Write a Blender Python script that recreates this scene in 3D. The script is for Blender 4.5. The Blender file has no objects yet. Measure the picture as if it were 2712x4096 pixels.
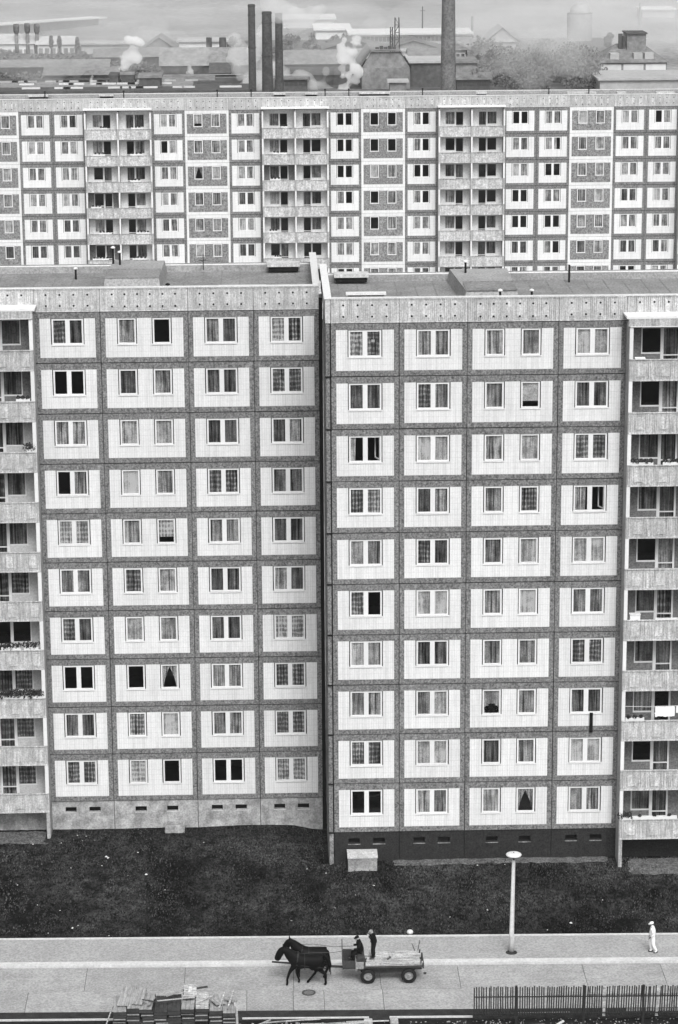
import bpy, bmesh, math, random
import numpy as np
from mathutils import Vector, Matrix, noise
random.seed(7); rnd = random.Random(11)
scene = bpy.context.scene
COL = scene.collection

# ------------------------------------------------------------------ camera, sky, sun, exposure
CAM_LOC = Vector((-3.239, -133.486, 52.552)); FPX = 10506.4
PITCH, YAW, ROLL = 0.253425, 0.027048, -0.006271
_fwd = Vector((math.sin(YAW)*math.cos(PITCH), math.cos(YAW)*math.cos(PITCH), -math.sin(PITCH)))
_r0 = Vector((math.cos(YAW), -math.sin(YAW), 0)); _u0 = _r0.cross(_fwd)
_R = math.cos(ROLL)*_r0 + math.sin(ROLL)*_u0; _U = -math.sin(ROLL)*_r0 + math.cos(ROLL)*_u0
cam = bpy.data.cameras.new('camera'); cam_o = bpy.data.objects.new('camera', cam); COL.objects.link(cam_o)
cam.sensor_fit = 'VERTICAL'; cam.sensor_height = 36; cam.sensor_width = 24
cam.lens = FPX/4096*36; cam.clip_start = 1; cam.clip_end = 6000
cam_o.matrix_world = Matrix(((_R.x, _U.x, -_fwd.x, CAM_LOC.x), (_R.y, _U.y, -_fwd.y, CAM_LOC.y), (_R.z, _U.z, -_fwd.z, CAM_LOC.z), (0, 0, 0, 1)))
scene.camera = cam_o

SUN_EL, SUN_AZ = math.radians(50), math.radians(10)      # azimuth: to the right of the facade normal, on the camera's side
world = bpy.data.worlds.new('World'); scene.world = world; world.use_nodes = True
wn = world.node_tree; bg = wn.nodes['Background']
sky = wn.nodes.new('ShaderNodeTexSky'); sky.sky_type = 'NISHITA'; sky.sun_disc = False
sky.sun_elevation = SUN_EL; sky.sun_rotation = math.pi - SUN_AZ
sky.air_density = 1.0; sky.dust_density = 5.0; sky.ozone_density = 1.0
bw = wn.nodes.new('ShaderNodeRGBToBW')                    # the photograph is black and white
wn.links.new(sky.outputs[0], bw.inputs[0]); wn.links.new(bw.outputs[0], bg.inputs[0]); bg.inputs[1].default_value = 0.15
sun = bpy.data.lights.new('sun', 'SUN'); sun.energy = 1.5; sun.angle = math.radians(22)
sun_o = bpy.data.objects.new('sun', sun); COL.objects.link(sun_o)
_sd = Vector((math.sin(SUN_AZ)*math.cos(SUN_EL), -math.cos(SUN_AZ)*math.cos(SUN_EL), math.sin(SUN_EL)))
sun_o.rotation_euler = _sd.to_track_quat('Z', 'Y').to_euler(); sun_o.location = (40, -80, 90)
vs = scene.view_settings; vs.view_transform = 'Standard'; vs.look = 'None'; vs.gamma = 1; vs.use_curve_mapping = False
vs.exposure = 0.34
cy = scene.cycles; cy.max_bounces = 9; cy.diffuse_bounces = 3; cy.glossy_bounces = 2; cy.transmission_bounces = 2
cy.transparent_max_bounces = 12; cy.volume_bounces = 8; cy.use_denoising = True; cy.caustics_reflective = False; cy.caustics_refractive = False

HAZE_DENSITY = 0.00011
def at(px, py, Y=None, Z=None):
    """point of the place seen at a pixel of the photograph, at a given distance Y or height Z"""
    d = _fwd*FPX + _R*(px-1356) - _U*(py-2048)
    t = (Y-CAM_LOC.y)/d.y if Y is not None else (Z-CAM_LOC.z)/d.z
    return CAM_LOC + d*t

# ------------------------------------------------------------------ materials (all grey: the photograph has no colour)
MATS = {}
class NT:
    def __init__(s, name):
        s.m = bpy.data.materials.new(name); s.m.use_nodes = True; s.t = s.m.node_tree
        s.bsdf = s.t.nodes['Principled BSDF']; s.out = s.t.nodes['Material Output']
        s.bsdf.inputs['Specular IOR Level'].default_value = 0.25
        tc = s.t.nodes.new('ShaderNodeTexCoord'); oi = s.t.nodes.new('ShaderNodeObjectInfo')
        s.rand = oi.outputs['Random']
        mul = s.math('MULTIPLY', s.rand, 57.0); add = s.t.nodes.new('ShaderNodeVectorMath'); add.operation = 'ADD'
        s.t.links.new(tc.outputs['Object'], add.inputs[0]); s.t.links.new(mul, add.inputs[1])
        s.obj = tc.outputs['Object']; s.co = add.outputs[0]
        MATS[name] = s.m
    def link(s, a, b): s.t.links.new(a, b)
    def math(s, op, a, b=None, c=None):
        n = s.t.nodes.new('ShaderNodeMath'); n.operation = op
        for i, v in enumerate((a, b, c)):
            if v is None: continue
            if isinstance(v, (int, float)): n.inputs[i].default_value = v
            else: s.link(v, n.inputs[i])
        return n.outputs[0]
    def map(s, scale, co=None, loc=(0, 0, 0)):
        n = s.t.nodes.new('ShaderNodeMapping'); s.link(co or s.co, n.inputs[0])
        n.inputs['Scale'].default_value = scale if isinstance(scale, tuple) else (scale,)*3
        n.inputs['Location'].default_value = loc
        return n.outputs[0]
    def noise(s, scale, detail=2.0, rough=0.5, co=None, dist=0.0):
        n = s.t.nodes.new('ShaderNodeTexNoise'); n.inputs['Detail'].default_value = detail
        n.inputs['Roughness'].default_value = rough; n.inputs['Distortion'].default_value = dist
        if isinstance(scale, tuple): s.link(s.map(scale, co), n.inputs['Vector']); n.inputs['Scale'].default_value = 1
        else: s.link(co or s.co, n.inputs['Vector']); n.inputs['Scale'].default_value = scale
        return n.outputs['Fac']
    def ramp(s, v, lo, hi, a, b):
        n = s.t.nodes.new('ShaderNodeMapRange'); s.link(v, n.inputs[0])
        for i, x in enumerate((lo, hi, a, b)): n.inputs[i+1].default_value = x
        return n.outputs[0]
    def col(s, v):
        if isinstance(v, (int, float)): s.bsdf.inputs['Base Color'].default_value = (v, v, v, 1)
        else: s.link(v, s.bsdf.inputs['Base Color'])
    def bump(s, v, strength, dist=0.02):
        n = s.t.nodes.new('ShaderNodeBump'); n.inputs['Strength'].default_value = strength; n.inputs['Distance'].default_value = dist
        s.link(v, n.inputs['Height']); s.link(n.outputs[0], s.bsdf.inputs['Normal'])

def simple(name, v, amp=0.15, scale=8, rough=0.8, spec=0.25, fine=0.0, fscale=60, streak=0.0, sscale=(9, 9, .5), spot=0.0):
    """grey surface with soft mottling, fine speckle and vertical streaks"""
    s = NT(name); s.bsdf.inputs['Roughness'].default_value = rough; s.bsdf.inputs['Specular IOR Level'].default_value = spec
    k = s.ramp(s.noise(scale, 4, .6), .3, .7, 1-amp, 1+amp)
    if fine: k = s.math('MULTIPLY', k, s.ramp(s.noise(fscale, 2, .7), .3, .7, 1-fine, 1+fine))
    if streak: k = s.math('MULTIPLY', k, s.ramp(s.noise(sscale, 3, .6), .35, .65, 1-streak, 1+streak*.5))
    if spot: k = s.math('MULTIPLY', k, s.ramp(s.noise(1.3, 3, .6), .35, .6, 1-spot, 1.0))
    k = s.math('MULTIPLY', k, s.ramp(s.rand, 0, 1, .94, 1.06))
    s.col(s.math('MULTIPLY', k, v)); s.bump(s.noise(fscale, 2, .7), .3, .004)
    return s.m

simple('exposed_aggregate', .18, .12, 4, .9, .1, .62, 10, .20, (7.8, 7.8, .5))
simple('aggregate_dark', .21, .10, 5, .9, .1, .6, 6, .12)
simple('plinth_pale', .40, .22, 2.2, .9, .1, .30, 11, .15, (3, 3, .6), .38)
simple('plinth_dark', .028, .2, 3, .9, .1, .45, 11, .1)
simple('attic_concrete', .53, .12, 2, .9, .1, .28, 11, .22, (7, 7, .6), .12)
simple('balcony_concrete', .52, .14, 2, .9, .1, .30, 11, .28, (9, 9, .8), .12)
simple('balcony_concrete_far', .50, .16, 2, .9, .1, .35, 6, .25, (5, 5, .8), .15)
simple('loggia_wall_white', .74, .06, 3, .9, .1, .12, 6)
simple('far_light', .36, .10, .15, .9, .1, .12, .8)
simple('works_yard', .115, .35, .05, .95, .05, .45, .45)
simple('felt_seam', .20, .2, 2, .95, .1, .3, 8)
simple('cheek_concrete', .36, .10, 4, .9, .1, .3, 12, .15)
simple('white_paint', .69, .04, 6, .6, .3, .04, 20)
simple('sill_white', .66, .08, 8, .6, .3, .06, 20)
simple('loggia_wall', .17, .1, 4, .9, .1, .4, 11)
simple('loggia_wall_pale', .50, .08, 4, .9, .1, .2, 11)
simple('joint_dark', .015, .1, 4, .95, .05)
simple('interior', .05, .2, 1, .9, .1)
simple('roof_felt', .21, .22, .6, .95, .1, .35, 8)
simple('roof_felt_pale', .29, .15, .6, .95, .1, .3, 8)
simple('coping_metal', .66, .08, 3, .5, .4, .12, 12)
simple('asphalt_pavement', .31, .10, .35, .9, .15, .27, 9, .04, (.25, 3, 1), 0)
simple('kerb_stone', .52, .10, 1.2, .8, .2, .16, 9)
simple('road_concrete', .33, .12, .5, .9, .15, .28, 9, .06, (.3, 4, 1), .10)
simple('soil', .035, .4, 2, .95, .05, .5, 20)
simple('yard_soil', .016, .5, 1.2, .95, .05, .5, 14)
simple('wood_pale', .44, .2, 3, .85, .15, .3, 12, .5, (.8, 14, 14))
simple('wood_grey', .30, .25, 3, .85, .15, .3, 30, .25, (14, .8, 14))
simple('wood_dark', .045, .3, 3, .85, .15, .4, 30)
simple('rubble', .36, .4, 5, .9, .1, .3, 20)
simple('black_coat', .008, .3, 6, .85, .1)
simple('horse_coat', .003, .3, 6, .6, .10)
simple('harness', .014, .2, 6, .5, .4)
simple('skin', .34, .1, 8, .6, .3)
simple('white_cloth', .78, .05, 8, .8, .1)
simple('tyre_rubber', .012, .2, 6, .8, .2)
simple('wheel_steel', .22, .3, 8, .5, .4, .3, 20)
simple('lamp_metal', .42, .12, 5, .5, .4, .15, 20, .15)
simple('lamp_disc', .66, .05, 5, .4, .4)
simple('fence_steel', .02, .2, 5, .6, .3)
simple('leaf_dark', .035, .5, 6, .8, .1)
simple('leaf_far', .12, .4, .8, .8, .1)  # raised leaf tone carries distance haze in its colour
simple('bark', .08, .3, 4, .9, .1)
simple('far_ground', .25, .35, .02, .95, .05, .3, .5)  # paleness here and in the pale far greys below stands in for haze
simple('far_dark', .075, .25, .2, .9, .1, .3, .9)
simple('far_mid', .20, .18, .15, .9, .1, .3, .8)
simple('far_pale', .38, .10, .15, .9, .1, .12, .8)
simple('far_white', .58, .05, .2, .7, .2, .05, .8)
simple('far_roof', .16, .25, .15, .9, .1, .3, .9)
simple('far_glass', .03, .1, 1, .3, .5)
simple('chimney_brick', .06, .25, .35, .9, .1, .45, 2.2)
simple('chimney_pale', .13, .25, .3, .9, .1, .45, 2.2)
simple('litter', .62, .1, 9, .8, .1)
simple('iron', .06, .4, 12, .6, .4, .5, 30)

def m_tile(name, v, vl):
    s = NT(name); s.bsdf.inputs['Roughness'].default_value = .35; s.bsdf.inputs['Specular IOR Level'].default_value = .3
    sep = s.t.nodes.new('ShaderNodeSeparateXYZ'); s.link(s.obj, sep.inputs[0])
    com = s.t.nodes.new('ShaderNodeCombineXYZ'); s.link(sep.outputs[0], com.inputs[0]); s.link(sep.outputs[2], com.inputs[1])
    b = s.t.nodes.new('ShaderNodeTexBrick'); s.link(com.outputs[0], b.inputs['Vector']); b.offset = 0
    b.inputs['Scale'].default_value = 1; b.inputs['Brick Width'].default_value = .128; b.inputs['Row Height'].default_value = .31
    b.inputs['Mortar Size'].default_value = .007; b.inputs['Mortar Smooth'].default_value = .1
    for i, x in (('Color1', v), ('Color2', v*.975), ('Mortar', vl)): b.inputs[i].default_value = (x, x, x, 1)
    k = s.ramp(s.noise(1.3, 3, .6), .3, .7, .96, 1.04)
    k2 = s.math('MULTIPLY', s.ramp(s.noise(12, 3, .8), .3, .7, .90, 1.08), s.ramp(s.rand, 0, 1, .955, 1.03))
    st = s.ramp(s.noise((6, 6, .25), 3, .7), .36, .56, .87, 1.0)
    mix = s.math('MULTIPLY', s.math('MULTIPLY', s.math('MULTIPLY', b.outputs['Color'], k), k2), st)
    s.col(mix)
m_tile('white_tile', .74, .56)

def m_net(name, lo, hi, lace=0.0):
    """net curtain: light and dark of the folds painted in as streaks, optionally a woven lace check"""
    s = NT(name); s.bsdf.inputs['Roughness'].default_value = .95; s.bsdf.inputs['Specular IOR Level'].default_value = 0
    f = s.noise((9, 9, .25), 3, .8); k = s.ramp(f, .38, .62, lo, hi)
    if lace:
        for dr, sc in (('Z', 1.15), ('X', 1.9)):
            w = s.t.nodes.new('ShaderNodeTexWave'); w.bands_direction = dr; w.inputs['Scale'].default_value = sc; w.inputs['Distortion'].default_value = 3.0; w.inputs['Detail'].default_value = 4; w.inputs['Detail Scale'].default_value = 2
            s.link(s.co, w.inputs[0]); k = s.math('MULTIPLY', k, s.ramp(w.outputs['Fac'], .35, .95, 1-lace*.6, 1+lace*1.3))
    k = s.math('MULTIPLY', k, s.ramp(s.noise(14, 2, .7), .3, .7, .65, 1.35))
    k = s.math('MULTIPLY', k, s.ramp(s.noise(1.7, 2, .5), .35, .65, .7, 1.3))
    k = s.math('MULTIPLY', k, s.ramp(s.rand, 0, 1, .75, 1.25))
    s.col(s.math('MINIMUM', k, .8))
m_net('net_dark', .015, .27); m_net('net_mid', .06, .66); m_net('net_light', .36, .86); m_net('lace_dark', .04, .34, .45)
m_net('lace_light', .25, .75, .38); m_net('blind_white', .76, .80)

def m_glass(name='window_glass'):
    s = NT(name); g = s.t.nodes.new('ShaderNodeBsdfGlossy'); g.inputs['Roughness'].default_value = .03
    g.inputs['Color'].default_value = (.9, .9, .9, 1)
    tr = s.t.nodes.new('ShaderNodeBsdfTransparent'); tr.inputs[0].default_value = (.95, .95, .95, 1)
    fr = s.t.nodes.new('ShaderNodeFresnel'); fr.inputs[0].default_value = 1.45
    mx = s.t.nodes.new('ShaderNodeMixShader'); s.link(s.math('MULTIPLY', fr.outputs[0], .5), mx.inputs[0]); s.link(tr.outputs[0], mx.inputs[1]); s.link(g.outputs[0], mx.inputs[2])
    s.t.nodes.remove(s.bsdf); s.link(mx.outputs[0], s.out.inputs[0])
m_glass()

def m_lawn():
    s = NT('lawn'); s.bsdf.inputs['Roughness'].default_value = .95; s.bsdf.inputs['Specular IOR Level'].default_value = .05
    big = s.ramp(s.noise((.26, .17, 1), 5, .65, s.obj), .37, .65, .30, 2.0)
    med = s.ramp(s.noise((2.0, 1.5, 1), 4, .7, s.obj), .36, .66, .35, 1.9)
    fin = s.ramp(s.noise((9, 5, 1), 3, .8, s.obj), .38, .64, .05, 2.9)
    k = s.math('MULTIPLY', s.math('MULTIPLY', big, med), fin); s.col(s.math('MULTIPLY', k, .012))
    s.bump(s.noise(14, 3, .7, s.obj), .8, .05)
m_lawn()
def m_grass():
    s = NT('grass_blade'); s.bsdf.inputs['Roughness'].default_value = .9; s.bsdf.inputs['Specular IOR Level'].default_value = .1
    s.col(s.math('MULTIPLY', s.math('MULTIPLY', s.ramp(s.noise((.30, .22, 1), 4, .6, s.obj), .38, .68, .5, 1.7), s.ramp(s.noise((7, 7, .1), 2, .5, s.obj), .3, .7, .3, 2.6)), .045))
m_grass()
def m_vol(name, dens, col=1.0, aniso=0.0):
    m = bpy.data.materials.new(name); m.use_nodes = True; t = m.node_tree
    t.nodes.remove(t.nodes['Principled BSDF']); v = t.nodes.new('ShaderNodeVolumePrincipled')
    v.inputs['Color'].default_value = (col, col, col, 1); v.inputs['Density'].default_value = dens; v.inputs['Anisotropy'].default_value = aniso
    t.links.new(v.outputs[0], t.nodes['Material Output'].inputs['Volume']); MATS[name] = m
m_vol('haze_air', HAZE_DENSITY, .97); m_vol('steam_dense', .85, 1.0); m_vol('steam_thin', .20, 1.0); m_vol('steam_faint', .028, 1.0); m_vol('smog', .010, .98)

# ------------------------------------------------------------------ mesh building
class MB:
    def __init__(s): s.v = []; s.f = []; s.m = []
    def quad(s, a, b, c, d, m=0):
        n = len(s.v); s.v += [a, b, c, d]; s.f.append((n, n+1, n+2, n+3)); s.m.append(m)
    def tri(s, a, b, c, m=0):
        n = len(s.v); s.v += [a, b, c]; s.f.append((n, n+1, n+2)); s.m.append(m)
    def box(s, x0, x1, y0, y1, z0, z1, m=0, T=None):
        n = len(s.v)
        P = [(x0, y0, z0), (x1, y0, z0), (x1, y1, z0), (x0, y1, z0), (x0, y0, z1), (x1, y0, z1), (x1, y1, z1), (x0, y1, z1)]
        if T is not None: P = [tuple(T @ Vector(p)) for p in P]
        s.v += P
        for q in ((0, 3, 2, 1), (4, 5, 6, 7), (0, 1, 5, 4), (1, 2, 6, 5), (2, 3, 7, 6), (3, 0, 4, 7)):
            s.f.append(tuple(n+i for i in q)); s.m.append(m)
        return s
    def bar(s, a, b, w, h=None, m=0):
        a, b = Vector(a), Vector(b); d = b-a; L = d.length; h = h or w
        T = Matrix.Translation((a+b)/2) @ d.to_track_quat('X', 'Z').to_matrix().to_4x4()
        return s.box(-L/2, L/2, -w/2, w/2, -h/2, h/2, m, T)
    def tube(s, pts, rad, n=8, m=0, cap=True):
        pts = [Vector(p) for p in pts]
        if not isinstance(rad, (list, tuple)): rad = [rad]*len(pts)
        rings = []
        for i, p in enumerate(pts):
            d = (pts[min(i+1, len(pts)-1)]-pts[max(i-1, 0)]).normalized()
            q = d.to_track_quat('Z', 'Y'); base = len(s.v)
            for k in range(n):
                a = 2*math.pi*k/n; s.v.append(tuple(p+q @ Vector((math.cos(a)*rad[i], math.sin(a)*rad[i], 0))))
            rings.append(base)
        for i in range(len(rings)-1):
            for k in range(n):
                s.f.append((rings[i]+k, rings[i]+(k+1) % n, rings[i+1]+(k+1) % n, rings[i+1]+k)); s.m.append(m)
        if cap:
            s.f.append(tuple(rings[0]+k for k in range(n))[::-1]); s.m.append(m)
            s.f.append(tuple(rings[-1]+k for k in range(n))); s.m.append(m)
        return s
    def lathe(s, prof, n=16, c=(0, 0, 0), m=0, axis='Z'):
        rings = []
        for r, z in prof:
            base = len(s.v)
            for k in range(n):
                a = 2*math.pi*k/n; x, y = math.cos(a)*r, math.sin(a)*r
                s.v.append((c[0]+x, c[1]+y, c[2]+z) if axis == 'Z' else (c[0]+x, c[1]-z, c[2]+y))
            rings.append(base)
        for i in range(len(rings)-1):
            for k in range(n):
                s.f.append((rings[i]+k, rings[i]+(k+1) % n, rings[i+1]+(k+1) % n, rings[i+1]+k)); s.m.append(m)
        return s
    def mesh(s, name, mats):
        me = bpy.data.meshes.new(name); me.from_pydata(s.v, [], s.f)
        for x in ([mats] if isinstance(mats, str) else mats): me.materials.append(MATS[x])
        me.polygons.foreach_set('material_index', s.m); me.update(); return me
def ob(name, me, parent=None, loc=(0, 0, 0), rz=0.0, **kw):
    if isinstance(me, tuple): me = me[0].mesh(name, me[1])
    o = bpy.data.objects.new(name, me); COL.objects.link(o); o.location = loc
    if rz: o.rotation_euler = (0, 0, rz)
    if parent: o.parent = parent
    for k, v in kw.items(): o[k] = v
    return o
def thing(name, label, cat, loc=(0, 0, 0), rz=0.0, group=None):
    o = ob(name, None, None, loc, rz, label=label, category=cat)
    if group: o['group'] = group
    return o
def smooth(o):
    for p in o.data.polygons: p.use_smooth = True
    return o

def slab(w, h, holes, t=.18, x0=0., z0=0., y=0., mb=None, m=0):
    """wall slab in the XZ plane, front face at y, with rectangular openings and their reveals"""
    mb = mb or MB(); xs = sorted({x0, x0+w, *[v for a in holes for v in a[:2]]}); zs = sorted({z0, z0+h, *[v for a in holes for v in a[2:]]})
    xs = [x for x in xs if x0-1e-6 <= x <= x0+w+1e-6]; zs = [z for z in zs if z0-1e-6 <= z <= z0+h+1e-6]
    def solid(i, j):
        if i < 0 or j < 0 or i >= len(xs)-1 or j >= len(zs)-1: return False
        cx, cz = (xs[i]+xs[i+1])/2, (zs[j]+zs[j+1])/2
        return not any(a[0] < cx < a[1] and a[2] < cz < a[3] for a in holes)
    for i in range(len(xs)-1):
        for j in range(len(zs)-1):
            if not solid(i, j): continue
            a, b, c, d = xs[i], xs[i+1], zs[j], zs[j+1]
            mb.quad((a, y, c), (b, y, c), (b, y, d), (a, y, d), m); mb.quad((b, y+t, c), (a, y+t, c), (a, y+t, d), (b, y+t, d), m)
            if not solid(i-1, j): mb.quad((a, y+t, c), (a, y, c), (a, y, d), (a, y+t, d), m)
            if not solid(i+1, j): mb.quad((b, y, c), (b, y+t, c), (b, y+t, d), (b, y, d), m)
            if not solid(i, j-1): mb.quad((a, y+t, c), (b, y+t, c), (b, y, c), (a, y, c), m)
            if not solid(i, j+1): mb.quad((a, y, d), (b, y, d), (b, y+t, d), (a, y+t, d), m)
    return mb

# ------------------------------------------------------------------ the setting: ground
SL = -0.0225                                  # the street runs slightly askew to the facades
def yl(c, x): return c + SL*x
GZ = -2.8
def _ss(a, b, v): v = max(0., min(1., (v-a)/(b-a))); return v*v*(3-2*v)
def lawn_z(x, y):
    ye = yl(-7.37, x); zl = -2.10-(.25*_ss(-2.5, -.4, x))
    if -8 < x: zl += .08*math.sin(max(0, min(1, (x+8)/7.0))*math.pi)
    a = GZ+(zl-GZ)*_ss(ye, 6.47, y); b = GZ+(-1.68-GZ)*_ss(ye, 0, y)
    w = 1.0 if (x > -.1 and y > 0) else _ss(-3.5, 1.2, x)*(1-_ss(0, 2.0, y))
    bank = .10*noise.noise(Vector((x*.35, y*.5, 0)))+.04*noise.noise(Vector((x*1.3, y*1.3, 7)))
    yb = 6.47 if x < -.1 else 0.0
    return a*(1-w)+b*w+bank*_ss(ye, ye+1.2, y)*(1-.75*_ss(yb-2.5, yb, y))+.022*noise.noise(Vector((x*3.1, y*3.1, 2)))
def grid_sheet(name, xs, ys, fz, mat, kind='structure'):
    V = [(x, y, fz(x, y)) for y in ys for x in xs]; n = len(xs)
    F = [(j*n+i, j*n+i+1, (j+1)*n+i+1, (j+1)*n+i) for j in range(len(ys)-1) for i in range(n-1)]
    me = bpy.data.meshes.new(name); me.from_pydata(V, [], F); me.materials.append(MATS[mat]); me.update()
    return smooth(ob(name, me, kind=kind))
xs = [-120, -60, -34]+list(np.arange(-24, 24.01, .16))+[34, 60, 120]
V = []; rows = list(np.linspace(0, 1, 95)); n = len(xs)
for t in rows:
    for x in xs:
        y = yl(-7.40, x)*(1-t) + 7.4*t; V.append((x, y, lawn_z(x, y)))
me = bpy.data.meshes.new('lawn'); me.from_pydata(V, [], [(j*n+i, j*n+i+1, (j+1)*n+i+1, (j+1)*n+i) for j in range(len(rows)-1) for i in range(n-1)])
me.materials.append(MATS['lawn']); me.update(); smooth(ob('lawn', me, kind='structure'))
def earth_patch(name, x0, x1, y0, y1, mat, seed):
    nx, ny = int((x1-x0)/.15)+1, max(6, int((y1-y0)/.08)); V = []
    for j in range(ny+1):
        for i in range(nx+1):
            u, v = i/nx, j/ny; x, y = x0+(x1-x0)*u, y0+(y1-y0)*v
            e = min(u*(x1-x0), (1-u)*(x1-x0), v*(y1-y0)*1.4)
            V.append((x, y, lawn_z(x, y)-.035+.07*_ss(.0, .45, e)+.05*noise.noise(Vector((x*2.3, y*2.3, seed)))))
    me = bpy.data.meshes.new(name); me.from_pydata(V, [], [(j*(nx+1)+i, j*(nx+1)+i+1, (j+1)*(nx+1)+i+1, (j+1)*(nx+1)+i) for j in range(ny) for i in range(nx)])
    me.materials.append(MATS[mat]); me.update(); smooth(ob(name, me, kind='structure'))
simple('bare_earth', .11, .4, 3, .95, .05, .6, 9)
earth_patch('gravel_strip', 3.0, 15.1, -.75, .05, 'bare_earth', 1)
earth_patch('bare_ground', 15.7, 21, -2.2, -.3, 'bare_earth', 2)
earth_patch('bare_ground', -21, -15.9, 4.4, 6.2, 'bare_earth', 3)
# grass tufts
G = MB(); rg = random.Random(3)
for k in range(30000):
    x = rg.uniform(-20.5, 20.5); y = rg.uniform(yl(-7.3, x), 6.3 if x < -.5 else -.15)
    dn = noise.noise(Vector((x*.5, y*.9, 5)))
    if rg.random() > .60+1.2*dn: continue
    z = lawn_z(x, y)-.01; s_ = rg.uniform(.04, .12)
    for q in range(2):
        a = rg.uniform(0, 6.28); dx, dy = math.cos(a)*s_*.35, math.sin(a)*s_*.35
        G.tri((x-dx, y-dy, z), (x+dx, y+dy, z), (x+rg.uniform(-.5, .5)*s_, y+rg.uniform(-.5, .5)*s_, z+s_))
ob('grass', (G, 'grass_blade'), kind='stuff', label='short dark grass growing over the lawn', category='grass')

def strip(name, c0, c1, z, mat, x0=-120, x1=120, zb=None, parent=None):
    m = MB(); zb = z-.3 if zb is None else zb; v = []
    for zz in (zb, z):
        for (x, c) in ((x0, c0), (x1, c0), (x1, c1), (x0, c1)): v.append((x, yl(c, x), zz))
    m.v = v; m.f = [(0, 3, 2, 1), (4, 5, 6, 7), (0, 1, 5, 4), (1, 2, 6, 5), (2, 3, 7, 6), (3, 0, 4, 7)]; m.m = [0]*6
    return ob(name, (m, mat), parent, **({'kind': 'structure'} if parent is None else {}))
strip('pavement', -10.32, -7.56, GZ, 'asphalt_pavement')
strip('lawn_edging', -7.52, -7.42, GZ+.05, 'kerb_stone')
strip('edging_gap', -7.56, -7.52, GZ-.03, 'joint_dark')
kz = GZ+.004
strip('kerb', -10.74, -10.323, kz, 'kerb_stone')
RZ = GZ-.12
road = strip('road', -16.1, -10.745, RZ-.05, 'soil', zb=RZ-.5)
jx = [-40, -35, -30.6, -26.3, -22, -17.6, -12.76, -7.82, -2.38, 1.95, 5.9, 12.2, 16.15, 20.5, 25, 30, 35, 40]
jx2 = [-40, -33, -27, -21, -15.5, -10.3, -4.7, -2.42, -.9, 2.0, 7.7, 12.2, 16.15, 20.5, 25, 30, 35, 40]
for (J, c0, c1) in ((jx, -13.60, -10.80), (jx2, -15.98, -13.625)):
    for a, b in zip(J[:-1], J[1:]):
        strip('road_slab', c0, c1, RZ+rnd.uniform(-.004, .004), 'road_concrete', a+.011, b-.011, RZ-.06, road)
strip('road_ends', -15.98, -10.8, RZ-.02, 'road_concrete', 40, 120, RZ-.06, road)
strip('verge', -17.0, -15.98, RZ+.02, 'soil', zb=RZ-.4)
strip('yard', -260, -17.0, RZ-.05, 'yard_soil', -200, 200, RZ-.5)
grid_sheet('ground', [-1500, -300, -60, -30, 0, 30, 60, 300, 1500], [7.3, 20, 40, 140, 165, 300, 2500], lambda x, y: -2.3 if y <= 20 else (-4 if y <= 40 else (-5.6 if y <= 140 else -6)), 'far_ground')
grid_sheet('works_ground', [-90, -30, 0, 30, 95], [250, 480, 560, 640], lambda x, y: -5.99, 'works_yard')
# manhole
mh = thing('manhole_cover', 'round iron manhole cover in the near lane of the road', 'manhole cover', at(1235, 3971, Z=RZ)+Vector((0, 0, .004)))
m = MB(); m.lathe([(0.001, .012), (.27, .012), (.27, .02), (.34, .02), (.34, -.01)], 24); ob('lid', (m, 'iron'), mh)
m = MB()
for k in range(9):
    for j in range(9):
        x, y = (k-4)*.055, (j-4)*.055
        if x*x+y*y < .06: m.box(x-.016, x+.016, y-.016, y+.016, .012, .022)
ob('stud_pattern', (m, 'wheel_steel'), mh, kind='stuff')

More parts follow.
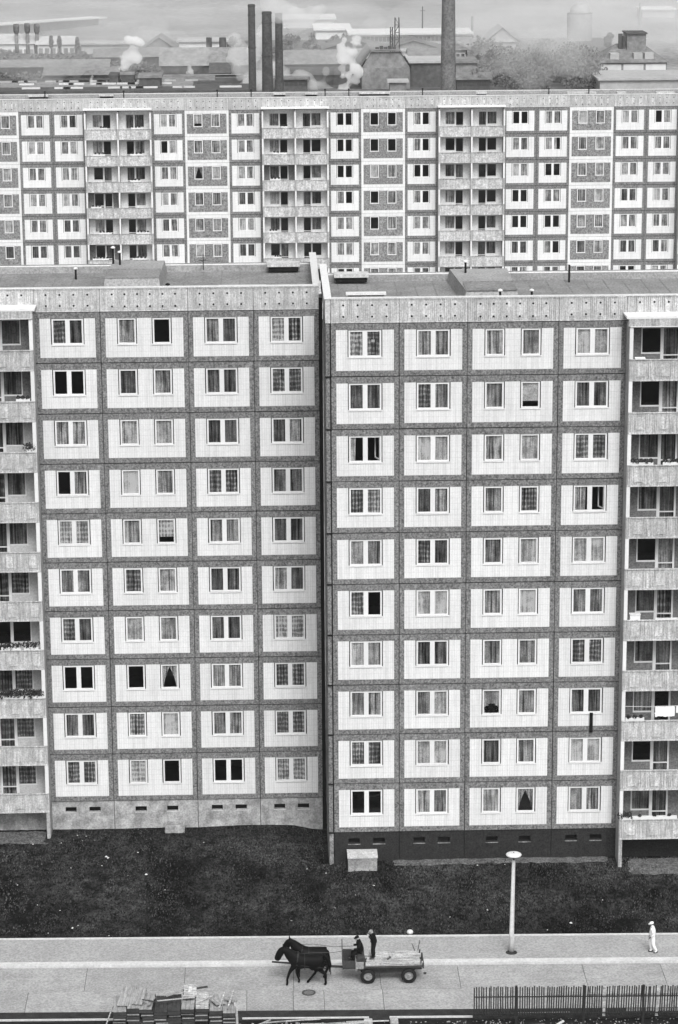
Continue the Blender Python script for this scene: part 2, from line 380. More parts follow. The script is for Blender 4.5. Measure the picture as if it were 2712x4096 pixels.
# ------------------------------------------------------------------ apartment buildings
A, B = 3.535, 4.73
WZ0, WZ1 = .97, 2.45               # window opening incl. sill, above the storey joint
def holes_for(kind):
    if kind == 'A': return [(A/2-.90, A/2+.90, WZ0+.06, WZ1)]
    return [(B/2-1.48, B/2-.40, WZ0+.06, WZ1), (B/2+.40, B/2+1.48, WZ0+.06, WZ1)]
def make_meshes():
    M = {}
    for k, w in (('A', A), ('B', B)):
        M['panel'+k] = slab(w-.034, 2.75, holes_for(k), .18, .017, .025).mesh('facade_panel', 'exposed_aggregate')
        M['field'+k] = slab(w-.54, 2.15, holes_for(k), .012, .27, .30, -.008).mesh('tile_field', 'white_tile')
        M['wpanel'+k] = slab(w-.024, 2.776, holes_for(k), .18, .012, .012).mesh('facade_panel_white', 'white_tile')
        M['dfield'+k] = slab(w-.50, 2.10, holes_for(k), .012, .25, .32, -.008).mesh('dark_field', 'aggregate_dark')
        # attic panel: ribs, smooth patches and dark discs for the shade in paired holes
        n = 4 if k == 'A' else 6; sp = (w-1.3)/(n-1) if k == 'A' else .68; x0 = (w-sp*(n-1))/2
        m = MB(); m.box(.012, w-.012, .05, .2, 0, 1.27)
        cs = [x0+sp*i for i in range(n)]; x = .05
        while x < w-.06:
            if min(abs(x+.02-c) for c in cs) < .15: m.box(x, x+.055, -.0, .05, .10, .24); m.box(x, x+.055, 0, .05, 1.10, 1.2)
            else: m.box(x, x+.058, -.0, .05, .06, 1.22)
            x += .105
        m.box(.012, w-.012, -.005, .05, 0, .06); m.box(.012, w-.012, -.005, .05, 1.22, 1.28)
        for c in cs:
            m.box(c-.15, c+.15, -.003, .05, .24, 1.10)
            for zz in ((.33, .93) if k == 'A' else (.27, .93)):
                m.lathe([(.001, .0045), (.058, .0045), (.058, 0)], 8, (c, -.001, zz), 1, 'Y')
        M['attic'+k] = m.mesh('attic_panel', ['attic_concrete', 'joint_dark'])
    # window frames
    def frame(w, sash, sill=True):
        m = MB(); z0, z1 = WZ0+.06, WZ1-.02
        m.box(-w/2, w/2, .02, .09, z1-.075, z1); m.box(-w/2, w/2, .02, .09, z0, z0+.075)
        for sx in (-1, 1): m.box(min(sx*w/2, sx*(w/2-.085)), max(sx*w/2, sx*(w/2-.085)), .02, .09, z0+.075, z1-.075)
        if sash == 2: m.box(-.125, .125, .02, .09, z0+.075, z1-.075); m.box(-.012, .012, .012, .02, z0+.075, z1-.075)
        return m.mesh('window', 'white_paint')
    M['win2'] = frame(1.70, 2); M['win1'] = frame(.98, 1)
    def pane(x0, x1, z0=WZ0+.135, z1=WZ1-.09, name='window_pane', y=.06):
        m = MB(); m.box(x0, x1, y, y+.008, z0, z1); return m.mesh(name, 'window_glass')
    M['paneL'] = pane(-.79, -.125); M['paneR'] = pane(.125, .79); M['pane1'] = pane(-.425, .425)
    M['pane2'] = pane(-.79, .79)
    m = MB(); m.box(-.88, .88, -.045, .02, WZ0+.0, WZ0+.055); M['sill2'] = m.mesh('window_sill', 'sill_white')
    m = MB(); m.box(-.545, .545, -.045, .02, WZ0+.0, WZ0+.055); M['sill1'] = m.mesh('window_sill', 'sill_white')
    return M
M = make_meshes()
CURT = {}
def curtain_mesh(w, mode, mat):
    key = (w, mode, mat)
    if key in CURT: return CURT[key]
    m = MB(); z0, z1 = WZ0+.10, WZ1-.06; n = 22 if w < .8 else 30
    def fold(i): return .115+.02*(i % 2)
    def pts(f):   # f(t)->(zlow, zhigh)
        for i in range(n):
            t0, t1 = i/n, (i+1)/n; (a0, b0), (a1, b1) = f(t0), f(t1)
            if b0-a0 < .01 and b1-a1 < .01: continue
            m.quad((-w/2+w*t0, fold(i), a0), (-w/2+w*t1, fold(i+1), a1), (-w/2+w*t1, fold(i+1), b1), (-w/2+w*t0, fold(i), b0))
    if mode == 'full': pts(lambda t: (z0, z1))
    elif mode == 'half': pts(lambda t: (z0+(z1-z0)*.24, z1))
    elif mode == 'left': pts(lambda t: (z0, z1) if t < .42 else (z1, z1))
    elif mode == 'gap': pts(lambda t: (z0, z1) if t < .82 else (z1, z1))
    elif mode == 'trap':     # hangs narrower at the top
        for i in range(n):
            t0, t1 = i/n-.5, (i+1)/n-.5
            m.quad((w*t0, fold(i), z0), (w*t1, fold(i+1), z0), (w*t1*.72, fold(i+1), z1), (w*t0*.72, fold(i), z1))
    elif mode == 'part':     # two curtains drawn aside: wide at the top, narrow at the bottom
        for sx in (-1, 1):
            for i in range(10):
                for j in range(6):
                    def P(u, v):
                        k = .92*(1-v)**.8+.28*v if False else (.46*(1-v)**1.5+.10)
                        return (sx*(w/2-(w*k)*u), fold(i+(u > i/10+.01)), z1-(z1-z0)*v)
                    m.quad(P(i/10, j/6), P((i+1)/10, j/6), P((i+1)/10, (j+1)/6), P(i/10, (j+1)/6))
    CURT[key] = m.mesh('curtain', mat); return CURT[key]
CODE = {'D': ('net_dark', 'full'), 'M': ('net_mid', 'full'), 'L': ('net_light', 'full'), 'P': ('lace_dark', 'full'), 'Q': ('lace_light', 'full'),
        'W': ('blind_white', 'half'), 'H': ('lace_light', 'half'), 'V': ('net_mid', 'part'), 'T': ('net_mid', 'trap'), 'G': ('net_mid', 'gap'),
        'X': ('net_light', 'left'), 'h': ('net_mid', 'half')}
def add_curtain(parent, code, x, w, z=0.0, sc=1.0):
    if code in 'KO': return None
    mat, mode = CODE[code]; o = ob('curtain', curtain_mesh(w, mode, mat), parent, (x, 0, z))
    if sc != 1.0: o.scale = (1, 1, sc)
    return o
def add_window(bld, x, z, y, code, kind, detail=True):
    """code: one letter per sash"""
    if kind == 2:
        o = ob('window', M['win2'], bld, (x, y, z))
        if detail:
            for c, nm in zip(code, ('paneL', 'paneR')):
                if c == 'O':       # this sash stands open, swung inwards
                    m = MB(); z0, z1 = WZ0+.14, WZ1-.10
                    for b in ((-.62, 0, z0, z0+.06), (-.62, 0, z1-.06, z1), (-.62, -.56, z0+.06, z1-.06), (-.06, 0, z0+.06, z1-.06)): m.box(b[0], b[1], -.02, .02, b[2], b[3])
                    ob('open_sash', (m, 'white_paint'), o, (.76, .13, 0), math.radians(-68))
                else: ob('window_pane', M[nm], o)
            ob('window_sill', M['sill2'], o)
        else: ob('window_pane', M['pane2'], o)
        add_curtain(o, code[0], -.46, .70); add_curtain(o, code[1], .46, .70)
    else:
        o = ob('window', M['win1'], bld, (x, y, z)); ob('window_pane', M['pane1'], o)
        if detail: ob('window_sill', M['sill1'], o)
        add_curtain(o, code, 0, .90)
    return o

def shell(bld, x0, x1, y, z0, z1, depth, ztop, nst, walls=True, drop=0.0):
    """body behind the facade: party walls, floors, dark rooms, rear wall"""
    m = MB()
    for k in range(nst+1): m.box(x0+.05, x1-.05, .20, 5.2, k*2.8-.09, k*2.8+.09)
    m.box(x0+.05, x1-.05, 5.2, 5.35, z0, z1)
    ob('rooms', (m, 'interior'), bld)
    m = MB()
    for k in range(nst+1): m.box(x0+.01, x1-.01, .12, .175, k*2.8-.022, k*2.8+.022)
    ob('joint_seal', (m, 'joint_dark'), bld, kind='stuff')
    m = MB(); m.box(x0, x1, depth-.2, depth, z0-2.5, ztop-drop); m.box(x0, x0+.2, 5.35, depth-.2, z0-2.5, z1); m.box(x1-.2, x1, 5.35, depth-.2, z0-2.5, z1)
    ob('rear_wall', (m, 'exposed_aggregate'), bld)

def partition(bld, xs, nst, mat='interior'):
    m = MB()
    for x in xs: m.box(x-.07, x+.07, .20, 5.2, 0, nst*2.8)
    ob('party_walls', (m, mat), bld)

# loggia pieces -------------------------------------------------------
def rail_mesh(w, far=False):
    m = MB(); m.box(.015, w-.015, .05, .10, -.15, 1.0)
    if not far:
        sq = [.60+1.25*i for i in range(int((w-.3)/1.25)+1)]; x = .05
        while x < w-.06:
            if min(abs(x+.018-(c)) for c in sq) < .22: m.box(x, x+.05, 0, .05, -.03, .07); m.box(x, x+.05, 0, .05, .80, .9)
            elif min(abs(x+.018-(c+.625)) for c in sq) > .06: m.box(x, x+.05, 0, .05, -.03, .92)
            x += .095
        for c in sq:
            if c < w-.25: m.box(c-.21, c+.21, -.002, .05, .09, .78)
    m.box(.015, w-.015, -.008, .05, -.15, -.045); m.box(.015, w-.015, -.012, .11, .95, 1.0)
    return m.mesh('balcony_front', 'balcony_concrete_far' if far else 'balcony_concrete')
M['rail'] = rail_mesh(A); M['railfar'] = rail_mesh(A, True)
m = MB(); m.box(.0, A, .10, 1.3, -.12, -.005); M['bslab'] = m.mesh('balcony_slab', 'cheek_concrete')
def loggia_back(mirror, mat):
    m = MB(); h = [(.80, 1.78, .0+1.03, 2.45), (1.90, 2.74, .04, 2.45)]
    if mirror: h = [(A-b, A-a, c, d) for a, b, c, d in h]
    return slab(A-.02, 2.78, h, .16, .01, .01, 0).mesh('loggia_wall', mat)
def loggia_window(mirror):
    m = MB()
    def X(a, b): return (A-b, A-a) if mirror else (a, b)
    for a, b, c, d in ((.76, 1.80, 2.38, 2.45), (.76, 1.80, 1.03, 1.11), (.76, .82, 1.11, 2.38), (1.76, 1.93, .04, 2.45), (2.68, 2.78, .04, 2.45), (1.93, 2.68, 2.38, 2.45), (1.93, 2.68, .04, .12), (1.93, 2.68, .93, .99)):
        x0, x1 = X(a, b); m.box(x0, x1, -.02, .05, c, d)
    return m.mesh('window', 'white_paint')
def loggia_pane(mirror):
    m = MB(); x0, x1 = (A-1.76, A-.82) if mirror else (.82, 1.76); m.box(x0, x1, .01, .018, 1.11, 2.38)
    x0, x1 = (A-2.68, A-1.93) if mirror else (1.93, 2.68); m.box(x0, x1, .01, .018, .12, .93); m.box(x0, x1, .01, .018, .99, 2.38)
    return m.mesh('window_pane', 'window_glass')
for mm in (False, True):
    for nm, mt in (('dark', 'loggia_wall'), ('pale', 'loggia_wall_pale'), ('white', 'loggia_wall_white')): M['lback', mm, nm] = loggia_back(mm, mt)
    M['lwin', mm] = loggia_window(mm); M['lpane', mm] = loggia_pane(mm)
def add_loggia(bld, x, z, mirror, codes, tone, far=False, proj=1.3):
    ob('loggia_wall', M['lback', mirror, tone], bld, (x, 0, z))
    w = ob('window', M['lwin', mirror], bld, (x, 0, z)); ob('window_pane', M['lpane', mirror], w)
    xa, xb = (A-1.29, A-2.30) if mirror else (1.29, 2.30)
    add_curtain(w, codes[0], xa, .90)
    if codes[1] != 'K':
        c = add_curtain(w, codes[1], xb, .70, -1.0 if not far else -1.0, 1.0); c.scale = (1, 1, 1.75); c.location.z = -1.80
    ob('balcony_front', M['railfar' if far else 'rail'], bld, (x, -proj, z)); ob('balcony_slab', M['bslab'], bld, (x, -proj, z))

def cheek(bld, x, w, y0, y1, z0, z1, nst, side):
    m = MB(); m.box(x, x+w, y0+.03, y1, z0, z1); o = ob('loggia_side_wall', (m, 'cheek_concrete'), bld)
    m = MB(); m.box(x, x+w, y0+.0, y0+.028, 1.01, 2.64); me = m.mesh('white_edge', 'white_paint')
    for k in range(nst): ob('white_edge', me, o, (0, 0, k*2.8))
    return o

def canopy(bld, x0, x1, z):
    m = MB(); m.box(x0, x1, -1.40, .0, z+.31, z+.41); o = ob('canopy', (m, 'white_paint'), bld)
    m = MB(); n = int((x1-x0)/1.1)
    for i in range(n):
        a, b = x0+.1+(x1-x0-.2)*i/n, x0+.1+(x1-x0-.2)*(i+1)/n-.02
        v = len(m.v); m.v += [(a, -1.40, z+.30), (b, -1.40, z+.30), (b, -1.36, z-.10), (a, -1.36, z-.10), (a, -1.36, z+.30), (b, -1.36, z+.30), (b, -1.32, z-.10), (a, -1.32, z-.10)]
        for f in ((0, 3, 2, 1), (4, 5, 6, 7), (0, 1, 5, 4), (3, 7, 6, 2), (0, 4, 7, 3), (1, 2, 6, 5)): m.f.append(tuple(v+q for q in f)); m.m.append(0)
    ob('canopy_apron', (m, 'balcony_concrete'), o)
    m = MB(); m.box(x0+.2, x1-.2, -1.37, -1.30, z-.13, z-.09); ob('canopy_gutter', (m, 'white_paint'), o)

def roof(bld, x0, x1, depth, zf, zr, zs, pieces=()):
    m = MB(); m.box(x0, x1, .2, depth-.2, zs-.25, zs); r = ob('roof', (m, 'roof_felt'), bld)
    m = MB(); x = x0+.6
    while x < x1-.3: m.box(x, x+.07, .3, depth-.6, zs+.002, zs+.012); x += 1.05
    m.box(x0+.3, x1-.3, depth*.5, depth*.5+.08, zs+.013, zs+.02); ob('felt_seams', (m, 'felt_seam'), r, kind='stuff')
    m = MB(); m.box(x0, x1, depth-.35, depth+.05, zr, zr+.07); ob('coping', (m, 'coping_metal'), r)
    m = MB(); m.box(x0, x1, -.04, .26, zf, zf+.05); ob('coping', (m, 'coping_metal'), r)
    m = MB(); m.box(x0, x1, depth-.5, depth-.36, zs, zr-.01); ob('parapet', (m, 'roof_felt_pale'), r)
    return r

BACK_L = ['DD']*11
def front_block(name, label, x0, y, zoff, order, rows, plinth, grade, lside):
    bld = thing(name, label, 'apartment building', (0, y, zoff))
    # order: list of (kind, x)
    for r in range(10):
        z = (9-r)*2.8; codes = rows[r]; i = 0
        for kind, x in order:
            if kind in 'AB':
                p = ob('facade_panel', M['panel'+kind], bld, (x+rnd.uniform(-.006, .006), rnd.uniform(-.006, .006), z+rnd.uniform(-.007, .007))); ob('tile_field', M['field'+kind], p)
            if kind == 'A': add_window(bld, x+A/2, z, 0, codes[i], 2); i += 1
            elif kind == 'B':
                add_window(bld, x+B/2-.94, z, 0, codes[i], 1); add_window(bld, x+B/2+.94, z, 0, codes[i+1], 1); i += 2
    for kind, x in order:
        ob('attic_panel', M['attic'+('B' if kind == 'B' else 'A')], bld, (x, (-.02 if kind in 'AB' else -.0), 28.02))
    return bld

LROWS = [['PD', 'M', 'K', 'MD', 'QP'], ['KK', 'D', 'M', 'DD', 'PP'], ['MM', 'M', 'L', 'DD', 'DG'], ['KG', 'L', 'M', 'PP', 'DD'], ['QQ', 'M', 'H', 'MM', 'DD'],
         ['MG', 'P', 'M', 'DD', 'MD'], ['PD', 'L', 'M', 'DD', 'QQ'], ['KK', 'K', 'V', 'MM', 'PP'], ['DD', 'P', 'L', 'MM', 'PP'], ['PP', 'Q', 'K', 'KK', 'QQ']]
RROWS = [['QP', 'MM', 'M', 'M', 'LL'], ['DD', 'PM', 'M', 'W', 'DD'], ['XO', 'LL', 'M', 'L', 'PP'], ['PQ', 'DM', 'M', 'P', 'GO'], ['MM', 'PD', 'T', 'L', 'LL'],
         ['PK', 'LL', 'M', 'L', 'MM'], ['LM', 'DD', 'M', 'M', 'PP'], ['MM', 'ML', 'L', 'M', 'DD'], ['PP', 'LL', 'D', 'M', 'LL'], ['KK', 'MM', 'M', 'V', 'MM']]

# ---- right block: front face at y = 0, left edge at x = 0
D1 = 10.9
RX = [0, A, 2*A, 2*A+B, 3*A+B, 4*A+B, 5*A+B, 6*A+B]; XE = RX[7]
Rb = front_block('apartment_building', 'nearer stretch of apartment block right of the step, standing forward on a dark plinth', 0, 0, 0,
                 [('A', 0), ('A', A), ('B', 2*A), ('A', 2*A+B), ('C', RX[4]), ('C', RX[5]), ('A', RX[6])], [r+['MM'] for r in RROWS], 'plinth_dark', -1.7, None)
RBAL = ['KD', 'KM', 'DD', 'DD', 'KM', 'DP', 'DD', 'MK', 'KD', 'DD']
for r in range(10):
    z = (9-r)*2.8
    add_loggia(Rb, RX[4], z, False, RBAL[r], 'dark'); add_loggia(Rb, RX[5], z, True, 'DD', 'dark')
cheek(Rb, RX[4]-.02, .19, -1.3, -.005, -3.0, 28.0, 10, -1); cheek(Rb, RX[6]-.17, .19, -1.3, -.005, -3.0, 28.0, 10, 1)
canopy(Rb, RX[4]-.2, RX[6]+.2, 28.02)
shell(Rb, 0, XE, 0, 0, 28, D1, 28.85, 10); partition(Rb, RX, 10)
roof(Rb, 0, XE, D1, 29.29, 28.78, 28.42)
# plinth with vent openings
def plinth(bld, mods, zbot, mat, y=.06):
    for kind, x in mods:
        w = B if kind == 'B' else A
        hs = [(x+.78, x+1.40, -.68, -.36), (x+2.12, x+2.76, -.68, -.36)] if kind == 'A' else ([(x+1.19, x+1.83, -.70, -.37), (x+2.98, x+3.61, -.70, -.37)] if kind == 'B' else [])
        sl = slab(w-.03, -zbot-.01, hs, .25, x+.015, zbot, y)
        o = ob('plinth_panel', (sl, mat), bld)
        m = MB()
        for h in hs: m.box(h[0], h[1], y+.26, y+.30, h[2]-.02, h[3]+.02); m.box(h[0]-.02, h[1]+.02, y-.03, y+.02, h[2]-.045, h[2]-.003, 1)
        if hs: ob('vent', (m, ['joint_dark', 'kerb_stone' if mat == 'plinth_pale' else 'aggregate_dark']), o)
plinth(Rb, [('A', 0), ('A', A), ('B', 2*A), ('A', 2*A+B), ('C', RX[4]), ('C', RX[5]), ('A', RX[6])], -3.0, 'plinth_dark')
# end wall of the right block: stands out beside the left block, storey-high slabs with open joints
for k in range(10):
    m = MB(); m.box(-.26, -.055, .03, 6.3, k*2.8+.02, k*2.8+2.78); m.box(-.30, -.262, .9, 3.1, k*2.8+.03, k*2.8+2.77)
    ob('end_wall_slab', (m, 'exposed_aggregate'), Rb)
m = MB(); m.box(-.25, -.03, .04, 6.3, -3.0, 0); ob('end_wall_plinth', (m, 'aggregate_dark'), Rb)
m = MB(); m.box(-.24, 0.02, .09, 6.4, -1, 28.0); m.box(-.03, .0, .05, .2, -1, 28); ob('joint_filler', (m, 'joint_dark'), Rb)
m = MB(); m.box(-.27, -.02, -.0, D1, 28.02, 29.28); o = ob('gable_parapet', (m, 'attic_concrete'), Rb)
m = MB(); m.box(-.34, .05, -.05, D1+.05, 29.285, 29.35); ob('coping', (m, 'coping_metal'), o)
for k in range(10):
    m = MB(); m.box(-.30, .02, -.035, .03, k*2.8-.035, k*2.8+.03); ob('joint_cover', (m, 'joint_dark'), Rb)

# ---- left block: set back
ys, hl, g = 6.47, -.406, .471
LX = [-g-A, -g-2*A, -g-2*A-B, -g-3*A-B, -g-4*A-B, -g-5*A-B, -g-6*A-B]
Lb = front_block('apartment_building', 'set-back stretch of apartment block left of the step, on a pale stained plinth', 0, ys, hl,
                 [('A', LX[3]), ('B', LX[2]), ('A', LX[1]), ('A', LX[0]), ('C', LX[4]), ('C', LX[5]), ('A', LX[6])], [r+['DM'] for r in LROWS], 'plinth_pale', -2.1, None)
LBAL = ['DD', 'DD', 'DD', 'DP', 'DD', 'PP', 'KK', 'PP', 'PP', 'PP']
for r in range(10):
    z = (9-r)*2.8
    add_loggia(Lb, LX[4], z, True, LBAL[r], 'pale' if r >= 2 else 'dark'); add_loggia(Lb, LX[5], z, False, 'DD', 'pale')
cheek(Lb, LX[3]-.19, .20, -1.3, -.005, -3.0, 28.0, 10, 1); cheek(Lb, LX[5]-.02, .19, -1.3, -.005, -3.0, 28.0, 10, -1)
canopy(Lb, LX[5]-.2, LX[3]+.15, 28.02)
shell(Lb, LX[6], -g, 0, 0, 28, D1, 28.85, 10); partition(Lb, LX+[-g], 10)
roof(Lb, LX[6], -g, D1, 29.29, 28.78, 28.42)
plinth(Lb, [('A', LX[3]), ('B', LX[2]), ('A', LX[1]), ('A', LX[0]), ('C', LX[4]), ('C', LX[5]), ('A', LX[6])], -3.0, 'plinth_pale')
m = MB(); m.box(-g-.25, -g, .28, D1, 28.02, 29.28); o = ob('gable_parapet', (m, 'attic_concrete'), Lb)
m = MB(); m.box(-g-.33, -g+.06, .02, D1+.05, 29.345, 29.41); ob('coping', (m, 'coping_metal'), o)
m = MB(); m.box(-g-.01, -.28, .16, .3, -3, 28.6); ob('joint_filler', (m, 'joint_dark'), Lb)

# ---- things on the two near roofs
def hump(label, pts, z0, z1, name='roof_superstructure'):
    t = thing(name, label, 'roof structure', (pts[0][0], pts[0][1], z0)); ox, oy = pts[0]
    m = MB(); n = len(pts); cx = sum(p[0] for p in pts)/n; cyy = sum(p[1] for p in pts)/n
    lo = [(x-ox, y-oy, 0) for x, y in pts]; hi = [((x-cx)*.93+cx-ox, (y-cyy)*.90+cyy-oy, z1-z0) for x, y in pts]
    m.v = lo+hi; m.f = [tuple(range(n, 2*n))]+[(i, (i+1) % n, n+(i+1) % n, n+i) for i in range(n)]; m.m = [0]*(n+1)
    ob('body', (m, 'roof_felt_pale'), t); return t
Lz, Rz = 28.42+hl, 28.42
t = hump('wide low felted box on the left roof, at its rear edge', [(-12.3, ys+3.6), (-9.1, ys+3.6), (-9.0, ys+D1-.6), (-12.2, ys+D1-.6)], Lz, Lz+.75)
m = MB(); m.box(.1, 3.1, .3, 2.9, .755, .80); m.box(.1, 3.1, 2.95, 3.0, .80, .84); ob('felt_step', (m, 'roof_felt'), t)
t = hump('wide low felted box on the right roof, left part, with a sloping left end', [(7.1, 2.4), (10.0, 2.4), (10.1, D1-.6), (6.7, D1-.6)], Rz, Rz+.75)
m = MB(); m.box(.1, 2.8, .3, 2.7, .755, .80); m.box(.1, 2.8, 2.75, 2.8, .80, .84); ob('felt_step', (m, 'roof_felt'), t)
def roof_hatch(label, x, y, z, w, d=.8, h=.35):
    h *= .55
    t = thing('roof_vent_box', label, 'roof vent', (x, y, z))
    m = MB(); m.box(-w/2+.1, w/2-.1, -d/2+.1, d/2-.1, 0, h); ob('base', (m, 'joint_dark'), t)
    m = MB(); m.box(-w/2, w/2, -d/2, d/2, h, h+.2); ob('cover', (m, 'attic_concrete'), t)
roof_hatch('white topped vent box in front of the felted box on the left roof', -11.5, ys+2.9, Lz, 1.7)
roof_hatch('white topped vent box on the rear parapet of the left roof, near the step', -2.3, ys+D1-.9, Lz+.1, 1.9, .9, .5)
roof_hatch('white topped vent box on the rear parapet of the right roof, near the step', 1.4, D1-.9, Rz+.1, 1.9, .9, .5)
roof_hatch('white topped vent box in front of the felted box on the right roof', 7.9, 1.7, Rz+.15, 1.6)
for nm, (x, y, z, w) in {'long pale cover strip behind the front parapet of the left roof, near the step': (-4.6, ys+2.0, Lz, 2.6), 'long pale cover strip behind the front parapet of the right roof, near the step': (1.9, 2.0, Rz+.25, 2.1)}.items():
    t = thing('roof_cover', nm, 'roof cover', (x, y, z)); m = MB(); m.box(-w/2, w/2, -.25, .25, .50, .60); ob('lid', (m, 'coping_metal'), t); m = MB(); m.box(-w/2+.1, w/2-.1, -.15, .15, 0, .5); ob('base', (m, 'roof_felt'), t)
def stub(label, x, y, z, h=.6, mat='coping_metal'):
    t = thing('vent_pipe', label, 'vent pipe', (x, y, z)); m = MB(); m.tube([(0, 0, 0), (0, 0, h)], .06); ob('pipe', (m, 'joint_dark'), t)
    m = MB(); m.lathe([(.13, h), (.13, h+.06), (.02, h+.12)], 10); ob('cap', (m, mat), t)
stub('short pipe with a pale cap on the left roof near its rear edge, far left', -14.1, ys+8.2, Lz)
stub('left one of two capped pipes on the felted box of the left roof', -12.0, ys+9.0, Lz+.75, .9)
stub('right one of two capped pipes on the felted box of the left roof', -11.6, ys+8.6, Lz+.75, .7)
stub('short dark pipe right of the felted box on the left roof', -8.7, ys+3.0, Lz, .5, 'joint_dark')
stub('short pipe with a pale cap right of the felted box on the right roof', 10.6, 2.2, Rz+.2, .6)
stub('pipe beside the white topped vent box on the right roof', 8.9, 1.7, Rz+.2, .7)
stub('taller pipe with a pale cap at the rear edge of the right roof', 13.4, D1-1.4, Rz, 1.0)
stub('pipe with a pale cap on the felted box of the right roof', 7.6, 8.5, Rz+.75, .6)
def aerial(label, x, y, z, h):
    t = thing('roof_aerial', label, 'aerial', (x, y, z)); m = MB(); m.tube([(0, 0, 0), (0, 0, h)], .025, 6); ob('mast', (m, 'joint_dark'), t)
    m = MB(); m.bar((-.4, 0, h-.1), (.4, 0, h-.1), .03); m.bar((-.25, 0, h-.35), (.25, 0, h-.35), .03); ob('arm', (m, 'joint_dark'), t)
aerial('thin aerial at the rear edge of the left roof', -6.9, ys+D1-1, Lz+.2, .9)

# ---- rear block
YR, ZR = 149.0, -4.15
MODS = ['C','A', 'A', 'B', 'A', 'A', 'C', 'C', 'A', 'B', 'A', 'C', 'C', 'A', 'B', 'A', 'C', 'C', 'A', 'A', 'B', 'A', 'A', 'C', 'C', 'A', 'A']
i0 = 3; xstart = at(82, 700, Y=YR).x-B          # module index 3 is the B panel cut by the left picture edge
xx = xstart-3*A; mx = []
for k in MODS: mx.append(xx); xx += B if k == 'B' else A
XR0, XR1 = mx[0], xx
Rr = thing('apartment_building', 'long far apartment block behind, whole width of the photo, with paired balconies', 'apartment building', (0, YR, ZR))
RC = {3: ['MM', 'MM', 'LL', 'MM', 'LL', 'DD'], 4: ['MM', 'LM', 'MM', 'LM', 'MM', 'DD'], 5: ['MD', 'ML', 'MM', 'LM', 'DD', 'DD'], 8: ['LM', 'KL', 'MM', 'LM', 'DM', 'MM'],
      9: ['hM', 'MM', 'VL', 'MM', 'ML', 'LM'], 10: ['MM', 'MM', 'LM', 'DD', 'LL', 'DD'], 13: ['KK', 'KK', 'KK', 'MK', 'MM', 'MM'], 14: ['KK', 'KK', 'LM', 'KM', 'KG', 'MM'],
      15: ['GK', 'MK', 'KK', 'MK', 'LM', 'MM'], 18: ['KK', 'LM', 'LM', 'KK', 'KK', 'DD'], 19: ['MM', 'LX', 'KK', 'MM', 'KK', 'MK'], 20: ['LM', 'MM', 'ML', 'ML', 'LM', 'DM'],
      21: ['LM', 'MM', 'LM', 'DD', 'MM', 'DD'], 22: ['KL', 'MM', 'MM', 'LM', 'MM', 'DM']}
for r in range(8):
    z = (9-r)*2.8
    for i, (k, x) in enumerate(zip(MODS, mx)):
        code = RC.get(i, [])[r] if r < 6 and i in RC else rnd.choice(['MM', 'DD', 'LM', 'DM', 'KK'])
        if i < 2 or i > 24: 
            if r > 6: continue
        if k == 'A':
            p = ob('facade_panel', M['panelA'], Rr, (x, 0, z)); ob('tile_field', M['fieldA'], p); add_window(Rr, x+A/2, z, 0, code, 2, False)
        elif k == 'B':
            p = ob('facade_panel', M['wpanelB'], Rr, (x, 0, z)); ob('dark_field', M['dfieldB'], p)
            for j, q in enumerate((-.94, .94)): add_window(Rr, x+B/2+q, z, 0, code[j], 1, False)
        else:
            mir = MODS[i-1] == 'C' if i else False
            add_loggia(Rr, x, z, mir, rnd.choice(['KK', 'DK', 'DD', 'KD', 'MK']), 'dark' if (i, r) in ((11, 2), (6, 3), (6, 5)) else 'white', True, 1.15)
for i, (k, x) in enumerate(zip(MODS, mx)):
    ob('attic_panel', M['attic'+('B' if k == 'B' else 'A')], Rr, (x, -.02, 28.02))
for i, k in enumerate(MODS):
    if k == 'C' and MODS[i-1] != 'C' or i == 0:
        x = mx[i]; cheek(Rr, x-.02, .17, -1.3, -.005, 0, 28, 10, 1); cheek(Rr, x+A-.08, .16, -1.3, -.005, 0, 28, 10, 1); cheek(Rr, x+2*A-.15, .17, -1.3, -.005, 0, 28, 10, 1)
        m = MB(); m.box(x-.1, x+2*A+.1, -1.4, 0, 28.2, 28.32); ob('canopy', (m, 'white_paint'), Rr)
colname = {6: 'left column of the leftmost balcony pair', 7: 'right column of the leftmost balcony pair', 11: 'left column of the middle balcony pair', 12: 'right column of the middle balcony pair'}
ordn = ['top', 'second', 'third', 'fourth', 'fifth', 'sixth']
FARPLANTS = [(i, r) for i in (6, 7, 11) for r in range(6) if (i*7+r*5) % 4]
shell(Rr, XR0, XR1, 0, 0, 28, 10.9, 28.85, 10); partition(Rr, mx+[XR1], 10)
m = MB(); m.box(XR0, XR1, 0, .2, -3, 5.55); ob('lower_wall', (m, 'exposed_aggregate'), Rr)
rr = roof(Rr, XR0, XR1, 10.9, 29.29, 28.78, 28.42)
for nm, px, w in (('at the far left', 165, 2.2), ('left of the chimneys', 432, 1.6), ('right of the tall dark chimney', 1118, 1.4), ('between the dark chimney and the steam', 1245, 1.4), ('in the centre, double', 1497, 3.4), ('right of the big chimney, dark', 1925, 1.2), ('right, triple white', 2325, 3.2), ('near the villa, square', 2485, 1.0), ('at the right picture edge', 2660, 2.0)):
    p = at(px, 382, Z=ZR+28.45); roof_hatch('pale roof vent box on the far block roof, '+nm, p.x, min(p.y, YR+9.8), ZR+28.42, w, .9, .45)
